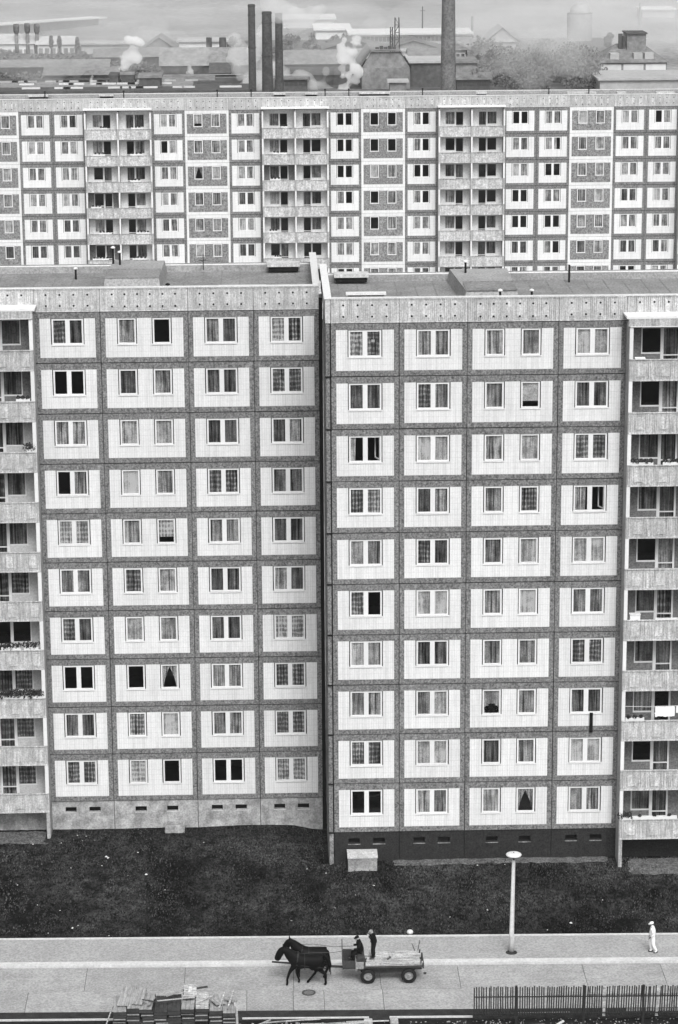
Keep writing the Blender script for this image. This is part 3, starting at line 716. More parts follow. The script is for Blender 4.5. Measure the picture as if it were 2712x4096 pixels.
for k, px in enumerate((190, 500, 870, 1005, 1300, 1395, 1690, 2195, 2355)):
    p = at(px, 385, Z=ZR+28.45); stub('small dark vent pipe on the far block roof, number %d from the left' % (k+1) if False else 'small dark vent pipe on the far block roof, ' + ('farthest left', 'second from the left', 'above a left balcony column', 'left of the steam plume', 'right of the steam plume', 'just left of the double vent box', 'left of the big chimney', 'right of the big chimney', 'beside the triple white vent box')[k], p.x, min(p.y, YR+9), ZR+28.42, .8, 'joint_dark')

# ------------------------------------------------------------------ small things at the buildings
t = thing('concrete_box', 'large pale concrete cellar shaft box standing against the dark plinth', 'concrete box', (1.5, -.62, -1.75))
m = MB(); m.box(-.78, .78, -.55, .55, -.2, .72); ob('body', (m, 'plinth_pale'), t)
m = MB(); m.box(-.82, .82, -.60, .57, .72, .80); ob('lid', (m, 'attic_concrete'), t)
t = thing('light_shaft', 'small open concrete light shaft against the pale plinth of the left block', 'light shaft', (-8.85, ys-.40, -2.15))
m = MB()
for a in ((-.55, .55, -.4, -.3), (-.55, .55, .3, .38), (-.55, -.45, -.3, .3), (.45, .55, -.3, .3)): m.box(*a, 0, .5)
ob('wall', (m, 'plinth_pale'), t); m = MB(); m.box(-.45, .45, -.3, .3, 0, .1); ob('base', (m, 'joint_dark'), t)
p0, p1 = at(2365, 2861, Y=-.10), at(2379, 2930, Y=-.10)
t = thing('rug', 'long dark cloth hanging from a window sill at the right of the nearer block', 'cloth', (p0.x, -.10, p1.z))
m = MB(); n = 6; hh = p0.z-p1.z+.15
for i in range(n):
    a, b = i/n, (i+1)/n; w0, w1 = .20, .17
    m.quad((-.09, -.015*(i % 2), hh*a), (.09, -.02*((i+1) % 2), hh*a), (.09, -.02*(i % 2), hh*b), (-.09, -.015*((i+1) % 2), hh*b))
    m.quad((.09, .01-.02*((i+1) % 2), hh*a), (-.09, .01-.015*(i % 2), hh*a), (-.09, .01-.015*((i+1) % 2), hh*b), (.09, .01-.02*(i % 2), hh*b))
ob('cloth', (m, 'black_coat'), t)

def leaves(mb, c, r, n, s, seed=0, m=0, squash=(1, 1, 1), fill=.55):
    q = random.Random(seed)
    for _ in range(n):
        while True:
            v = Vector((q.uniform(-1, 1), q.uniform(-1, 1), q.uniform(-1, 1)))
            if .05 < v.length < 1: break
        v = v.normalized()*(fill+(1-fill)*v.length)
        p = Vector((c[0]+v.x*r*squash[0], c[1]+v.y*r*squash[1], c[2]+v.z*r*squash[2]))
        a = Vector((q.uniform(-1, 1), q.uniform(-1, 1), q.uniform(-1, 1))).normalized(); b = a.orthogonal().normalized()
        k = s*q.uniform(.6, 1.3); mb.quad(tuple(p-a*k-b*k*.5), tuple(p+a*k*.2-b*k*.8), tuple(p+a*k+b*k*.4), tuple(p-a*k*.3+b*k*.7), m)
def flower_box(label, x, y, z, w, dens=1.0, h=.28):
    t = thing('flower_box', label, 'flower box', (x, y, z)); m = MB(); m.box(-w/2, w/2, -.09, .09, 0, .15)
    for sx in (-1, 1): m.box(sx*(w/2-.1)-.02, sx*(w/2-.1)+.02, .09, .16, .0, .12)
    ob('trough', (m, 'white_paint'), t)
    m = MB(); n = max(3, int(w/.17*dens)); q = random.Random(int(x*100+z))
    for i in range(n): leaves(m, (-w/2+w*(i+.5)/n, 0, .15+h*q.uniform(.2, .5)), h*q.uniform(.5, .75), 46, .055, i+int(z*7))
    ob('foliage', (m, 'leaf_dark'), t)
F_Z = lambda r: (9-r)*2.8
for i, r in FARPLANTS: flower_box('dark plants on the far block rail, %s floor, %s' % (ordn[r], colname[i]), mx[i]+rnd.uniform(1.0, 2.4), YR-1.05, (9-r)*2.8+1.0+ZR, rnd.uniform(.7, 1.8), .5, .18)
RY, LY = -1.33, ys-1.33
flower_box('left flower box of dark plants, third right-hand balcony from the top', RX[4]+.75, RY+.1, F_Z(2)+1.0, 1.2, .8, .2)
flower_box('right flower box of dark plants, third right-hand balcony from the top', RX[4]+2.4, RY+.1, F_Z(2)+1.0, 1.1, .8, .2)
flower_box('white flower box beside the laundry on a lower right-hand balcony', RX[4]+.7, RY+.1, F_Z(7)+1.0, 1.0, .5, .16)
flower_box('short trough with dark plant at the left end of the lowest right-hand balcony', RX[4]+.3, RY+.1, F_Z(9)+1.0, .6, 1.2, .28)
flower_box('long white trough on the lowest right-hand balcony rail', RX[4]+1.9, RY+.1, F_Z(9)+1.0, 2.4, .15, .12)
for lb, r, x, w, d, h in (('small flower box on the second left-hand balcony from the top', 1, -16.45, .75, .8, .18), ('white box with leaning dark plant on the third left-hand balcony from the top', 2, -16.2, .5, 1.3, .34),
                          ('flower box with spiky plants, right one on the seventh left-hand balcony', 6, -16.45, .9, .9, .3), ('flower box with spiky plants, left one on the seventh left-hand balcony', 6, -17.6, 1.1, .9, .3),
                          ('overgrown flower box, right one on the eighth left-hand balcony', 7, -16.5, 1.0, 1.5, .36), ('overgrown flower box, left one on the eighth left-hand balcony', 7, -17.65, 1.2, 1.5, .36)):
    flower_box(lb, x, LY+.1, F_Z(r)+1.0+hl, w, d, h)
t = thing('storage_box', 'white box standing at the left end of a right-hand balcony, sixth from the top', 'box', (RX[4]+.6, RY+.25, F_Z(5)+1.0)); m = MB(); m.box(-.27, .27, -.15, .15, 0, .26); ob('body', (m, 'white_paint'), t); m = MB(); m.box(-.29, .29, -.17, .17, .26, .30); ob('lid', (m, 'sill_white'), t)
t = thing('shelf_board', 'white board lying on the rail of a right-hand balcony, sixth from the top', 'board', (RX[4]+2.3, RY+.1, F_Z(5)+1.0)); m = MB(); m.box(-.65, .65, -.1, .1, 0, .06); m.box(-.6, -.55, .1, .14, -.1, .04); ob('board', (m, 'white_paint'), t)
t = thing('shelf_board', 'white tray on the rail of the topmost right-hand balcony', 'tray', (RX[4]+.55, RY+.1, F_Z(0)+1.0)); m = MB(); m.box(-.26, .26, -.1, .1, 0, .03); m.box(-.26, .26, -.12, -.1, 0, .09); m.box(-.26, .26, .1, .12, 0, .09); ob('tray', (m, 'white_paint'), t)
# laundry
t = thing('washing_line', 'washing line strung across a lower right-hand balcony', 'washing line', (RX[4]+1.5, -1.0, F_Z(7)+1.72)); m = MB(); m.tube([(-1.3, 0, 0), (0, 0, -.05), (1.9, 0, 0)], .012, 6); ob('line', (m, 'white_paint'), t)
def hung(label, name, x, w, z1, z0, mat, seed):
    q = random.Random(seed); t = thing(name, label, 'laundry', (x, -1.0, F_Z(7)+z0)); m = MB(); n = 7; H = z1-z0
    for i in range(n):
        a, b = -w/2+w*i/n, -w/2+w*(i+1)/n; ya, yb = .02*(i % 2), .02*((i+1) % 2); za = q.uniform(0, .06)
        m.quad((a, ya, za), (b, yb, za), (b, yb, H), (a, ya, H)); m.quad((b, yb+.006, za), (a, ya+.006, za), (a, ya+.006, H), (b, yb+.006, H))
    ob('cloth', (m, mat), t)
hung('white bed sheet hanging on the balcony washing line', 'sheet', RX[4]+2.35, 1.05, 1.70, 1.08, 'white_cloth', 1)
hung('white towel at the right end of the balcony washing line', 'towel', RX[4]+3.15, .42, 1.72, 1.25, 'white_cloth', 2)
for i, (x, h) in enumerate(((1.95, .95), (2.15, .9), (2.45, .95))): 
    hung('dark sock hanging below the white sheet, %s' % ('left one', 'middle one', 'right one')[i], 'sock', RX[4]+x, .09, 1.12, .98, 'black_coat', i)
# window plants, paper signs
for i, dx in enumerate((-.46, .40)):
    t = thing('paper_sheet', 'white square in the %s pane of the nearer block top left window' % ('left', 'right')[i], 'paper', (A/2+dx+.02, .09, F_Z(0)+1.86)); m = MB(); m.box(-.085, .085, 0, .01, -.07, .07); ob('sheet', (m, 'litter'), t)
t = thing('potted_plant', 'dark round bunch of leaves behind a lower window of the nearer block', 'plant', (2*A+B/2-.94, .075, F_Z(7)+1.12)); m = MB(); m.lathe([(.08, 0), (.12, .14), (.001, .14)], 10, (0, .1, 0)); ob('pot', (m, 'wood_dark'), t)
m = MB(); leaves(m, (0, .03, .16), .36, 330, .07, 4, 0, (1.1, .12, .9), .1); ob('foliage', (m, 'black_coat'), t)

# ------------------------------------------------------------------ litter on the lawn
spots = [(132, 3377), (245, 3372), (310, 3342), (345, 3345), (330, 3363), (425, 3427), (432, 3432), (408, 3463), (284, 3472), (585, 3498), (815, 3370), (552, 3410), (240, 3642), (312, 3702), (290, 3712), (193, 3733), (436, 3743), (512, 3503), (755, 3740), (1166, 3683), (1304, 3493), (1422, 3580), (1496, 3542), (1910, 3461), (2020, 3458), (2284, 3692), (1800, 3668), (2190, 3720), (1950, 3640), (2410, 3600), (1228, 3476), (1340, 3632), (70, 3540), (150, 3620), (660, 3560)]
sm = []
for k in range(4):
    m = MB(); q = random.Random(k+40); a = [(q.uniform(.03, .07)*math.cos(i*1.05)*1.3, q.uniform(.03, .07)*math.sin(i*1.05)) for i in range(6)]
    lo = [(x, y, 0) for x, y in a]; hi = [(x*.6, y*.6, .03) for x, y in a]; m.v = lo+hi; m.f = [tuple(range(6, 12))]+[(i, (i+1) % 6, 6+(i+1) % 6, 6+i) for i in range(6)]; m.m = [0]*7
    sm.append(m.mesh('litter_scrap', 'litter'))
for i, (px, py) in enumerate(spots):
    p = at(px, py, Z=-2.5)
    for _ in range(6): p = at(px, py, Z=lawn_z(p.x, p.y)+.03)
    o = ob('litter_scrap', sm[i % 4], None, p, rnd.uniform(0, 6), label='small white scrap of litter lying on the dark lawn', category='litter', group='white scraps on the lawn')
    k = rnd.uniform(.4, .85) if i not in (5, 6, 9, 14, 25) else 1.3; o.scale = (k, k, k)
p = at(1640, 3732, Z=-2.72); t = thing('boulder', 'pale round stone on the lawn edge above the cart', 'stone', p); m = MB(); m.lathe([(.001, -.05), (.14, -.02), (.18, .06), (.13, .15), (.001, .19)], 10); smooth(ob('stone', (m, 'litter'), t))

# ------------------------------------------------------------------ street lamp
t = thing('street_lamp', 'tall pale street lamp with a flat round disc head on the pavement', 'street lamp', (8.76, -9.8, GZ))
m = MB(); m.tube([(0, 0, 0), (0, 0, .9), (.0, 0, .92), (.06, 0, 5.05)], [.145, .14, .125, .085], 14); smooth(ob('pole', (m, 'lamp_metal'), t))
m = MB(); m.lathe([(.001, 5.42), (.2, 5.42), (.37, 5.37), (.40, 5.33), (.37, 5.29), (.001, 5.27)], 28, (.06, 0, 0)); smooth(ob('lamp_disc', (m, 'lamp_disc'), t))
m = MB(); m.tube([(.06, 0, 5.05), (.06, 0, 5.28)], .05, 8); m.tube([(.06, 0, 5.1), (.22, 0, 5.28)], .02, 6); m.lathe([(.02, 5.42), (.02, 5.47), (.001, 5.48)], 8, (.06, 0, 0)); ob('neck', (m, 'iron'), t)
m = MB(); m.lathe([(.30, 0), (.24, .03), (.17, .06), (.15, .10)], 14); ob('foot_collar', (m, 'soil'), t)
m = MB(); m.box(-.05, .05, -.15, -.13, .55, .95); ob('hatch', (m, 'lamp_metal'), t)

# ------------------------------------------------------------------ figures (skinned skeletons)
def skin(name, V, E, R, mat, parent, sub=1, root=0, loc=(0, 0, 0)):
    bm = bmesh.new(); lay = bm.verts.layers.skin.verify(); vv = []
    for i, v in enumerate(V):
        q = bm.verts.new(tuple(v)); r = R[i]; q[lay].radius = (r, r) if not isinstance(r, tuple) else r; q[lay].use_root = (i == root); vv.append(q)
    for a, b in E: bm.edges.new((vv[a], vv[b]))
    me = bpy.data.meshes.new(name); bm.to_mesh(me); bm.free(); me.materials.append(MATS[mat])
    o = bpy.data.objects.new(name, me); COL.objects.link(o); o.parent = parent; o.location = loc
    s = o.modifiers.new('skin', 'SKIN'); s.use_smooth_shade = True; s.branch_smoothing = .3
    u = o.modifiers.new('sub', 'SUBSURF'); u.levels = sub; u.render_levels = sub
    return o
def chain(pts): return [(i, i+1) for i in range(len(pts)-1)]
def person(label, loc, rz, P, coat, trousers, cap, capmat, S=1.0, shoe='iron', skinmat='skin'):
    """P: joints dict in metres; the figure faces -X"""
    t = thing('person', label, 'person', loc, rz)
    names = ['pelvis', 'waist', 'chest', 'neck', 'head0', 'head1', 'shL', 'elL', 'haL', 'shR', 'elR', 'haR', 'hiL', 'knL', 'anL', 'toL', 'hiR', 'knR', 'anR', 'toR']
    rad = dict(pelvis=(.20, .17), waist=(.18, .16), chest=(.21, .18), neck=.075, head0=.085, head1=.095, shL=.10, elL=.075, haL=.045, shR=.10, elR=.075, haR=.045, hiL=.14, knL=.10, anL=.07, toL=.05, hiR=.14, knR=.10, anR=.07, toR=.05)
    V = [Vector(P[n])*S for n in names]; R = [rad[n] for n in names]; ix = {n: i for i, n in enumerate(names)}
    E = [(ix[a], ix[b]) for a, b in (('pelvis', 'waist'), ('waist', 'chest'), ('chest', 'neck'), ('neck', 'head0'), ('head0', 'head1'), ('chest', 'shL'), ('shL', 'elL'), ('elL', 'haL'), ('chest', 'shR'), ('shR', 'elR'), ('elR', 'haR'), ('pelvis', 'hiL'), ('hiL', 'knL'), ('knL', 'anL'), ('anL', 'toL'), ('pelvis', 'hiR'), ('hiR', 'knR'), ('knR', 'anR'), ('anR', 'toR'))]
    skin('body', V, E, R, trousers, t)
    def sub(nm, keys, grow, mat, extra=None, ed=None):
        k = {n: i for i, n in enumerate(keys)}; v = [Vector(P[n])*S for n in keys]; r = []
        for n in keys:
            q = rad[n]; r.append(tuple(x+grow for x in q) if isinstance(q, tuple) else q+grow)
        skin(nm, v, [(k[a], k[b]) for a, b in ed], r, mat, t)
    sub('coat', ['pelvis', 'waist', 'chest', 'shL', 'elL', 'shR', 'elR'], .045, coat, ed=(('pelvis', 'waist'), ('waist', 'chest'), ('chest', 'shL'), ('shL', 'elL'), ('chest', 'shR'), ('shR', 'elR')))
    for a, b in (('elL', 'haL'), ('elR', 'haR')):
        pa, pb = Vector(P[a])*S, Vector(P[b])*S; m = MB(); m.tube([pa, pa+(pb-pa)*.9], [.068, .05], 8); smooth(ob('sleeve', (m, coat), t))
        d = (pb-pa).normalized(); h = pb+d*.02; side = d.cross(Vector((0, 0, 1)))
        if side.length < .1: side = Vector((0, 1, 0))
        side.normalize(); m = MB(); m.tube([pb-d*.03, h+d*.06], [.03, .036], 8)
        for f, (o_, l) in enumerate(((-.027, .055), (-.009, .07), (.009, .066), (.027, .05))):
            a0 = h+d*.055+side*o_; m.tube([a0, a0+d*l*.6, a0+d*l-Vector((0, 0, .02))], [.009, .008, .006], 5)
        a0 = h+side*.03; m.tube([a0, a0+side*.03+d*.02, a0+side*.035+d*.05], [.011, .009, .007], 5); ob('hand', (m, skinmat), t)
    # head: face, nose, ears, eyes
    hc = (Vector(P['head0'])+Vector(P['head1']))*.5*S; up = (Vector(P['head1'])-Vector(P['head0'])).normalized(); fd = Vector(P.get('face', (-1, 0, 0))).normalized()
    sd = up.cross(fd); T = Matrix((( fd.x, sd.x, up.x, hc.x), (fd.y, sd.y, up.y, hc.y), (fd.z, sd.z, up.z, hc.z), (0, 0, 0, 1)))
    m = MB(); m.lathe([(.001, -.125), (.05, -.12), (.082, -.06), (.097, .0), (.095, .06), (.06, .11), (.001, .125)], 12); m.v = [tuple(T @ Vector((v[0]*1.08, v[1]*.86, v[2]))) for v in m.v]
    m.box(.085, .125, -.014, .014, -.03, .01, 0, T)
    for q in (-1, 1): m.box(-.02, .02, q*.083-.01, q*.083+.01, -.03, .03, 0, T); m.box(.09, .102, q*.035-.012, q*.035+.012, .015, .03, 1, T)
    m.box(.09, .099, -.022, .022, -.062, -.052, 1, T); smooth(ob('head', (m, [skinmat, 'joint_dark']), t))
    m = MB()
    if cap == 'hat': m.lathe([(.15, .055), (.15, .065), (.098, .07), (.085, .14), (.001, .15)], 14)
    else: m.lathe([(.103, .03), (.108, .07), (.09, .115), (.001, .135)], 12); m.box(.06, .15, -.07, .07, .035, .05)
    m.v = [tuple(T @ Vector((v[0]*1.05, v[1]*.95, v[2]))) for v in m.v]; smooth(ob('cap', (m, capmat), t))
    for a, b in (('anL', 'toL'), ('anR', 'toR')):
        pa, pb = Vector(P[a])*S, Vector(P[b])*S; m = MB(); m.tube([pa+Vector((.06, 0, -.03)), pa+Vector((0, 0, -.01)), pb, pb+(pb-pa)*.3], [.045, .06, .05, .03], 8); smooth(ob('shoe', (m, shoe), t))
    return t
# walker in white
person('person dressed all in white with a white cap walking along the pavement', (15.92, -10.12, GZ), 0,
       dict(pelvis=(0, 0, .88), waist=(-.02, 0, 1.05), chest=(-.03, 0, 1.27), neck=(-.04, 0, 1.43), head0=(-.06, 0, 1.50), head1=(-.08, 0, 1.63), face=(-1, 0, -.25),
            shL=(-.03, .18, 1.35), elL=(.02, .23, 1.10), haL=(-.10, .22, .90), shR=(-.03, -.18, 1.35), elR=(.03, -.22, 1.10), haR=(-.14, -.20, .93),
            hiL=(0, .09, .84), knL=(-.10, .10, .48), anL=(-.02, .10, .09), toL=(-.16, .10, .05), hiR=(0, -.09, .84), knR=(.02, -.10, .46), anR=(.20, -.10, .11), toR=(.08, -.10, .04)),
       'white_cloth', 'white_cloth', 'cap', 'white_cloth', 1.0, 'iron', 'iron')
CX, CY, CZ = 2.3, -12.45, RZ                # cart centre
BED = .98
person('person in dark work clothes standing on the cart with a hand at the face', (1.62, CY+.02, RZ+BED+.14), 0,
       dict(pelvis=(0, 0, .84), waist=(.01, 0, 1.0), chest=(.02, 0, 1.22), neck=(-.05, 0, 1.38), head0=(-.10, 0, 1.44), head1=(-.15, 0, 1.55), face=(-1, 0, -.5),
            shL=(.02, .18, 1.31), elL=(-.12, .24, 1.16), haL=(-.24, .10, 1.30), shR=(.02, -.18, 1.31), elR=(-.10, -.22, 1.18), haR=(-.26, -.10, 1.34),
            hiL=(0, .09, .80), knL=(-.01, .10, .45), anL=(.03, .10, .08), toL=(-.12, .11, .05), hiR=(0, -.09, .80), knR=(-.05, -.10, .45), anR=(-.03, -.10, .08), toR=(-.18, -.11, .05)),
       'black_coat', 'black_coat', 'cap', 'wood_grey', .93)
person('person in dark coat and cap seated at the cart front holding reins', (.98, CY, RZ+BED+.02), 0,
       dict(pelvis=(0, 0, .52), waist=(-.02, 0, .70), chest=(-.05, 0, .93), neck=(-.12, 0, 1.08), head0=(-.16, 0, 1.15), head1=(-.19, 0, 1.27), face=(-1, 0, -.3),
            shL=(-.06, .19, 1.01), elL=(-.14, .25, .76), haL=(-.38, .16, .78), shR=(-.06, -.19, 1.01), elR=(-.12, -.26, .74), haR=(-.36, -.16, .70),
            hiL=(0, .11, .50), knL=(-.40, .16, .50), anL=(-.42, .16, .12), toL=(-.56, .17, .08), hiR=(0, -.11, .50), knR=(-.38, -.18, .48), anR=(-.38, -.18, .10), toR=(-.52, -.19, .06)),
       'black_coat', 'black_coat', 'cap', 'black_coat')

# ------------------------------------------------------------------ horses, facing -X
def horse(label, loc, rz, legs, head, tx=0.0):
    t = thing('horse', label, 'horse', loc, rz)
    V = [(.50, 0, 1.34), (.15, 0, 1.27), (-.25, 0, 1.25), (-.55, 0, 1.30)]+[(a, 0, b) for a, b in head]
    R = [(.38, .40), (.40, .41), (.38, .44), (.33, .42), (.21, .33), (.15, .22), (.15, .23), (.13, .19), (.12, .16)]
    E = chain(V)
    V.append((.80, 0, 1.34)); R.append((.27, .33)); E.append((0, len(V)-1))
    # each leg: hip/shoulder on the trunk, then joints down to the hoof
    roots = {'hn': (0, -.16), 'hf': (0, .16), 'fn': (3, -.15), 'ff': (3, .15)}
    for k, pts in legs.items():
        ri, y = roots[k]; prev = ri; hind = k[0] == 'h'
        rr = [.26, .16, .09, .072, .07, .09] if hind else [.22, .135, .085, .068, .065, .085]
        for (x, z), r in zip(pts, rr):
            V.append((x, y, z)); R.append((r*.8, r)); E.append((prev, len(V)-1)); prev = len(V)-1
    skin('body', V, E, R, 'horse_coat', t, 2)
    (nx, nz), (px_, pz), (fx_, fz_), (mx_, mz_), (ex, ez) = head
    m = MB()
    for y in (-.08, .08): m.tube([(px_-.04, y, pz+.10), (px_-.07, y*1.3, pz+.27)], [.055, .008], 6)
    ob('ears', (m, 'horse_coat'), t)
    m = MB(); q = random.Random(5)
    for i in range(34):
        u = i/33; p = Vector((px_, 0, pz+.14)).lerp(Vector((-.50, 0, 1.60)), u); y = -.06-.05*u
        m.tri(tuple(p+Vector((-.03, 0, .02))), tuple(p+Vector((.04, 0, .02))), tuple(p+Vector((q.uniform(-.03, .05), y*q.uniform(1, 2), -.24-.1*q.random()))))
        m.tri(tuple(p+Vector((-.03, 0, .03))), tuple(p+Vector((.04, 0, .02))), tuple(p+Vector((q.uniform(-.03, .05), -y*q.uniform(1, 2), -.2))))
    ob('mane', (m, 'horse_coat'), t)
    m = MB(); m.tube([(.72, 0, 1.50), (.90+tx, 0, 1.52), (1.04+tx, 0, 1.36), (1.11+tx, 0, .98), (1.10+tx, 0, .66)], [.07, .10, .12, .11, .03], 8); smooth(ob('tail', (m, 'horse_coat'), t))
    m = MB(); m.tube([(-.50+.13*math.cos(a)*.5, .31*math.sin(a), 1.32+.40*math.cos(a)) for a in [i*math.pi/7 for i in range(15)]], .045, 6); ob('collar', (m, 'harness'), t)
    m = MB()
    for y in (-1, 1): m.bar((-.55, y*.33, 1.2), (.95, y*.30, .98), .035, .05)
    m.tube([(-.12, .36*math.sin(a), 1.23+.385*math.cos(a)) for a in [i*math.pi/8 for i in range(17)]], .02, 5)
    ob('harness_strap', (m, 'harness'), t)
    m = MB(); cx_, cz_ = (mx_+ex)/2, (mz_+ez)/2; m.tube([(cx_+.02*math.sin(a), .10*math.cos(a), cz_+.10*math.sin(a)) for a in [i*math.pi/5 for i in range(11)]], .012, 5); m.bar((px_, -.11, pz), (cx_, -.09, cz_), .018); ob('bridle', (m, 'harness'), t)
    return t
HX = -1.70
near_legs = {'fn': [(-.60, 1.08), (-.80, .88), (-.92, .62), (-1.06, .40) if False else (-1.0, .36), (-.99, .14), (-1.02, .04)],
             'ff': [(-.56, 1.05), (-.50, .85), (-.52, .58), (-.46, .34), (-.38, .16), (-.44, .05)],
             'hn': [(.66, 1.15), (.62, .84), (.92, .60), (.90, .34), (.92, .14), (.86, .04)],
             'hf': [(.52, 1.12), (.34, .88), (.44, .60), (.24, .34), (.08, .14), (-.02, .04)]}
far_legs = {'fn': [(-.60, 1.08), (-.62, .84), (-.60, .58), (-.62, .34), (-.62, .14), (-.66, .04)],
            'ff': [(-.60, 1.06), (-.80, .92), (-.86, .66), (-.70, .50), (-.62, .36), (-.60, .27)],
            'hn': [(.64, 1.15), (.60, .84), (.84, .60), (.72, .36), (.66, .15), (.60, .04)],
            'hf': [(.56, 1.12), (.40, .84), (.62, .60), (.44, .42), (.32, .30), (.26, .24)]}
horse('dark draught horse nearest the camera, head held low, harnessed to the cart', (HX, -12.95, RZ), 0, near_legs, [(-.86, 1.62), (-1.12, 1.90), (-1.27, 1.85), (-1.42, 1.56), (-1.52, 1.29)])
horse('dark draught horse on the far side of the pair, neck raised higher', (HX+.22, -12.12, RZ), 0, far_legs, [(-.80, 1.70), (-1.02, 1.96), (-1.14, 1.90), (-1.28, 1.62), (-1.38, 1.36)], -.26)

# ------------------------------------------------------------------ cart
c = thing('horse_cart', 'flat four-wheeled horse cart with rubber tyres and a boxed driver seat at the front', 'cart', (CX, CY, CZ))
m = MB(); m.box(-1.58, 1.72, -.65, .65, BED-.10, BED); ob('bed', (m, 'wood_dark'), c)
m = MB()
for y in (-.42, .42): m.box(-1.5, 1.7, y-.06, y+.06, BED-.28, BED-.102)
for x in (-1.0, 1.05): m.box(x-.07, x+.07, -.5, .5, .40, BED-.282)
m.box(-1.25, 1.35, -.32, .32, .46, BED-.29); ob('frame', (m, 'wood_dark'), c)  # centre block is added to darken beneath the bed like shade
for x in (-.98, 1.05):
    for y in (-.52, .52):
        w = MB(); s_ = -1 if y < 0 else 1
        w.lathe([(.235, -.09), (.33, -.10), (.375, -.06), (.385, 0), (.375, .06), (.33, .10), (.235, .09)], 26, (0, 0, 0), 0, 'Y')
        o = smooth(ob('wheel', (w, 'tyre_rubber'), c, (x, y, .385)))
        w = MB(); w.lathe([(.24, -.085), (.24, .0), (.20, .045), (.12, .02), (.08, .03), (.07, .10), (.001, .11)] if s_ < 0 else [(.24, .085), (.24, 0), (.20, -.045), (.07, -.10), (.001, -.11)], 22, (0, 0, 0), 0, 'Y')
        for k in range(5):
            a = k*1.2566; w.lathe([(.018, .03), (.018, .05), (.001, .05)], 6, (math.cos(a)*.15, 0, math.sin(a)*.15), 0, 'Y')
        ob('rim', (w, 'wheel_steel'), o)
m = MB(); m.box(-2.2, -1.60, -.48, .48, .78, .84); m.box(-2.24, -2.20, -.52, .52, .78, 1.36); m.box(-2.2, -1.6, -.52, -.48, .84, 1.22); m.box(-2.2, -1.6, .48, .52, .84, 1.42)
ob('driver_box', (m, 'wood_dark'), c)
m = MB(); m.box(-1.60, -1.56, -.64, .64, .72, BED+.25); m.box(-1.60, -1.2, -.68, -.64, BED-.12, BED+.24); ob('front_board', (m, 'wood_grey'), c)
m = MB(); m.box(-1.52, -1.15, -.5, .5, BED, BED+.42); ob('seat', (m, 'wood_dark'), c)
m = MB(); m.bar((-2.22, .5, .7), (-2.24, .52, 1.95), .03); ob('whip_holder', (m, 'wood_dark'), c)
m = MB(); m.bar((-1.2, 0, .62), (-2.9, 0, .74), .09); m.bar((-2.9, 0, .74), (-5.75, .02, 1.02), .07); m.bar((-2.85, -.9, .72), (-2.85, .95, .72), .06); ob('draw_pole', (m, 'wood_dark'), c)
m = MB()
for y in (-.56, .56): m.bar((1.62, y, BED-.1), (1.66, y*1.1, BED+.30), .05)
m.box(1.72, 1.80, -.65, .65, BED-.15, BED+.12); m.bar((1.78, -.5, .5), (1.92, -.5, .5), .08); ob('tail_board', (m, 'wood_dark'), c)
for k, (a, b, w, h, z, lb) in enumerate((((-1.1, -.56), (1.75, -.52), .17, .15, 0, 'thick pale squared beam along the near edge of the cart'), ((-1.05, -.40), (1.68, -.22), .18, .10, 0, 'pale plank lying askew next to the near beam on the cart'),
                                     ((-1.05, -.12), (1.62, .0), .22, .08, 0, 'broad bright plank in the middle of the cart'), ((-1.0, .18), (1.62, .20), .18, .08, 0, 'narrow bright plank beyond the middle of the cart'),
                                     ((-1.1, .40), (1.70, .42), .17, .15, 0, 'pale beam beyond the standing figure on the cart'), ((-.9, .58), (1.60, .57), .13, .24, 0, 'tall pale beam along the far edge of the cart'))):
    t = thing('timber', lb, 'timber', (CX+a[0], CY+a[1], CZ+BED)); d = Vector((b[0]-a[0], b[1]-a[1], 0))
    m = MB(); m.bar((0, 0, h/2), (d.x, d.y, h/2), w, h); ob('beam', (m, 'wood_pale'), t)
for nm, x, y, dx, l in (('bent dark stick poking up at the rear of the cart, left one', 1.42, .62, -.16, .42), ('bent dark stick poking up at the rear of the cart, right one', 1.56, .66, .10, .58)):
    t = thing('stick', nm, 'stick', (CX+x, CY+y, CZ+BED+.2)); m = MB(); m.tube([(0, 0, 0), (dx*.6, 0, l*.6), (dx, .03, l)], [.022, .018, .012], 6); m.tube([(dx*.6, 0, l*.6), (dx*.6+.07, 0, l*.85)], .009, 5); ob('stick', (m, 'wood_dark'), t)
t = thing('tool', 'short dark bar lying on the bright plank of the cart', 'tool', (CX+.0, CY-.12, CZ+BED+.10)); m = MB(); m.bar((0, 0, .03), (.14, .22, .03), .05); m.bar((.12, .19, .03), (.16, .25, .03), .08); ob('bar', (m, 'iron'), t)
for nm, y0, y1 in (('rein running from the driver to the near horse', -.16, -.32), ('rein running from the driver to the far horse', .16, .75)):
    t = thing('rein', nm, 'rein', (.62, CY+y0, RZ+BED+.75)); m = MB(); m.tube([(0, 0, 0), (-1.0, (y1-y0)*.5, -.16), (-2.0, y1-y0, -.12), (-3.1, y1-y0, -.15)], .012, 5); ob('strap', (m, 'harness'), t)

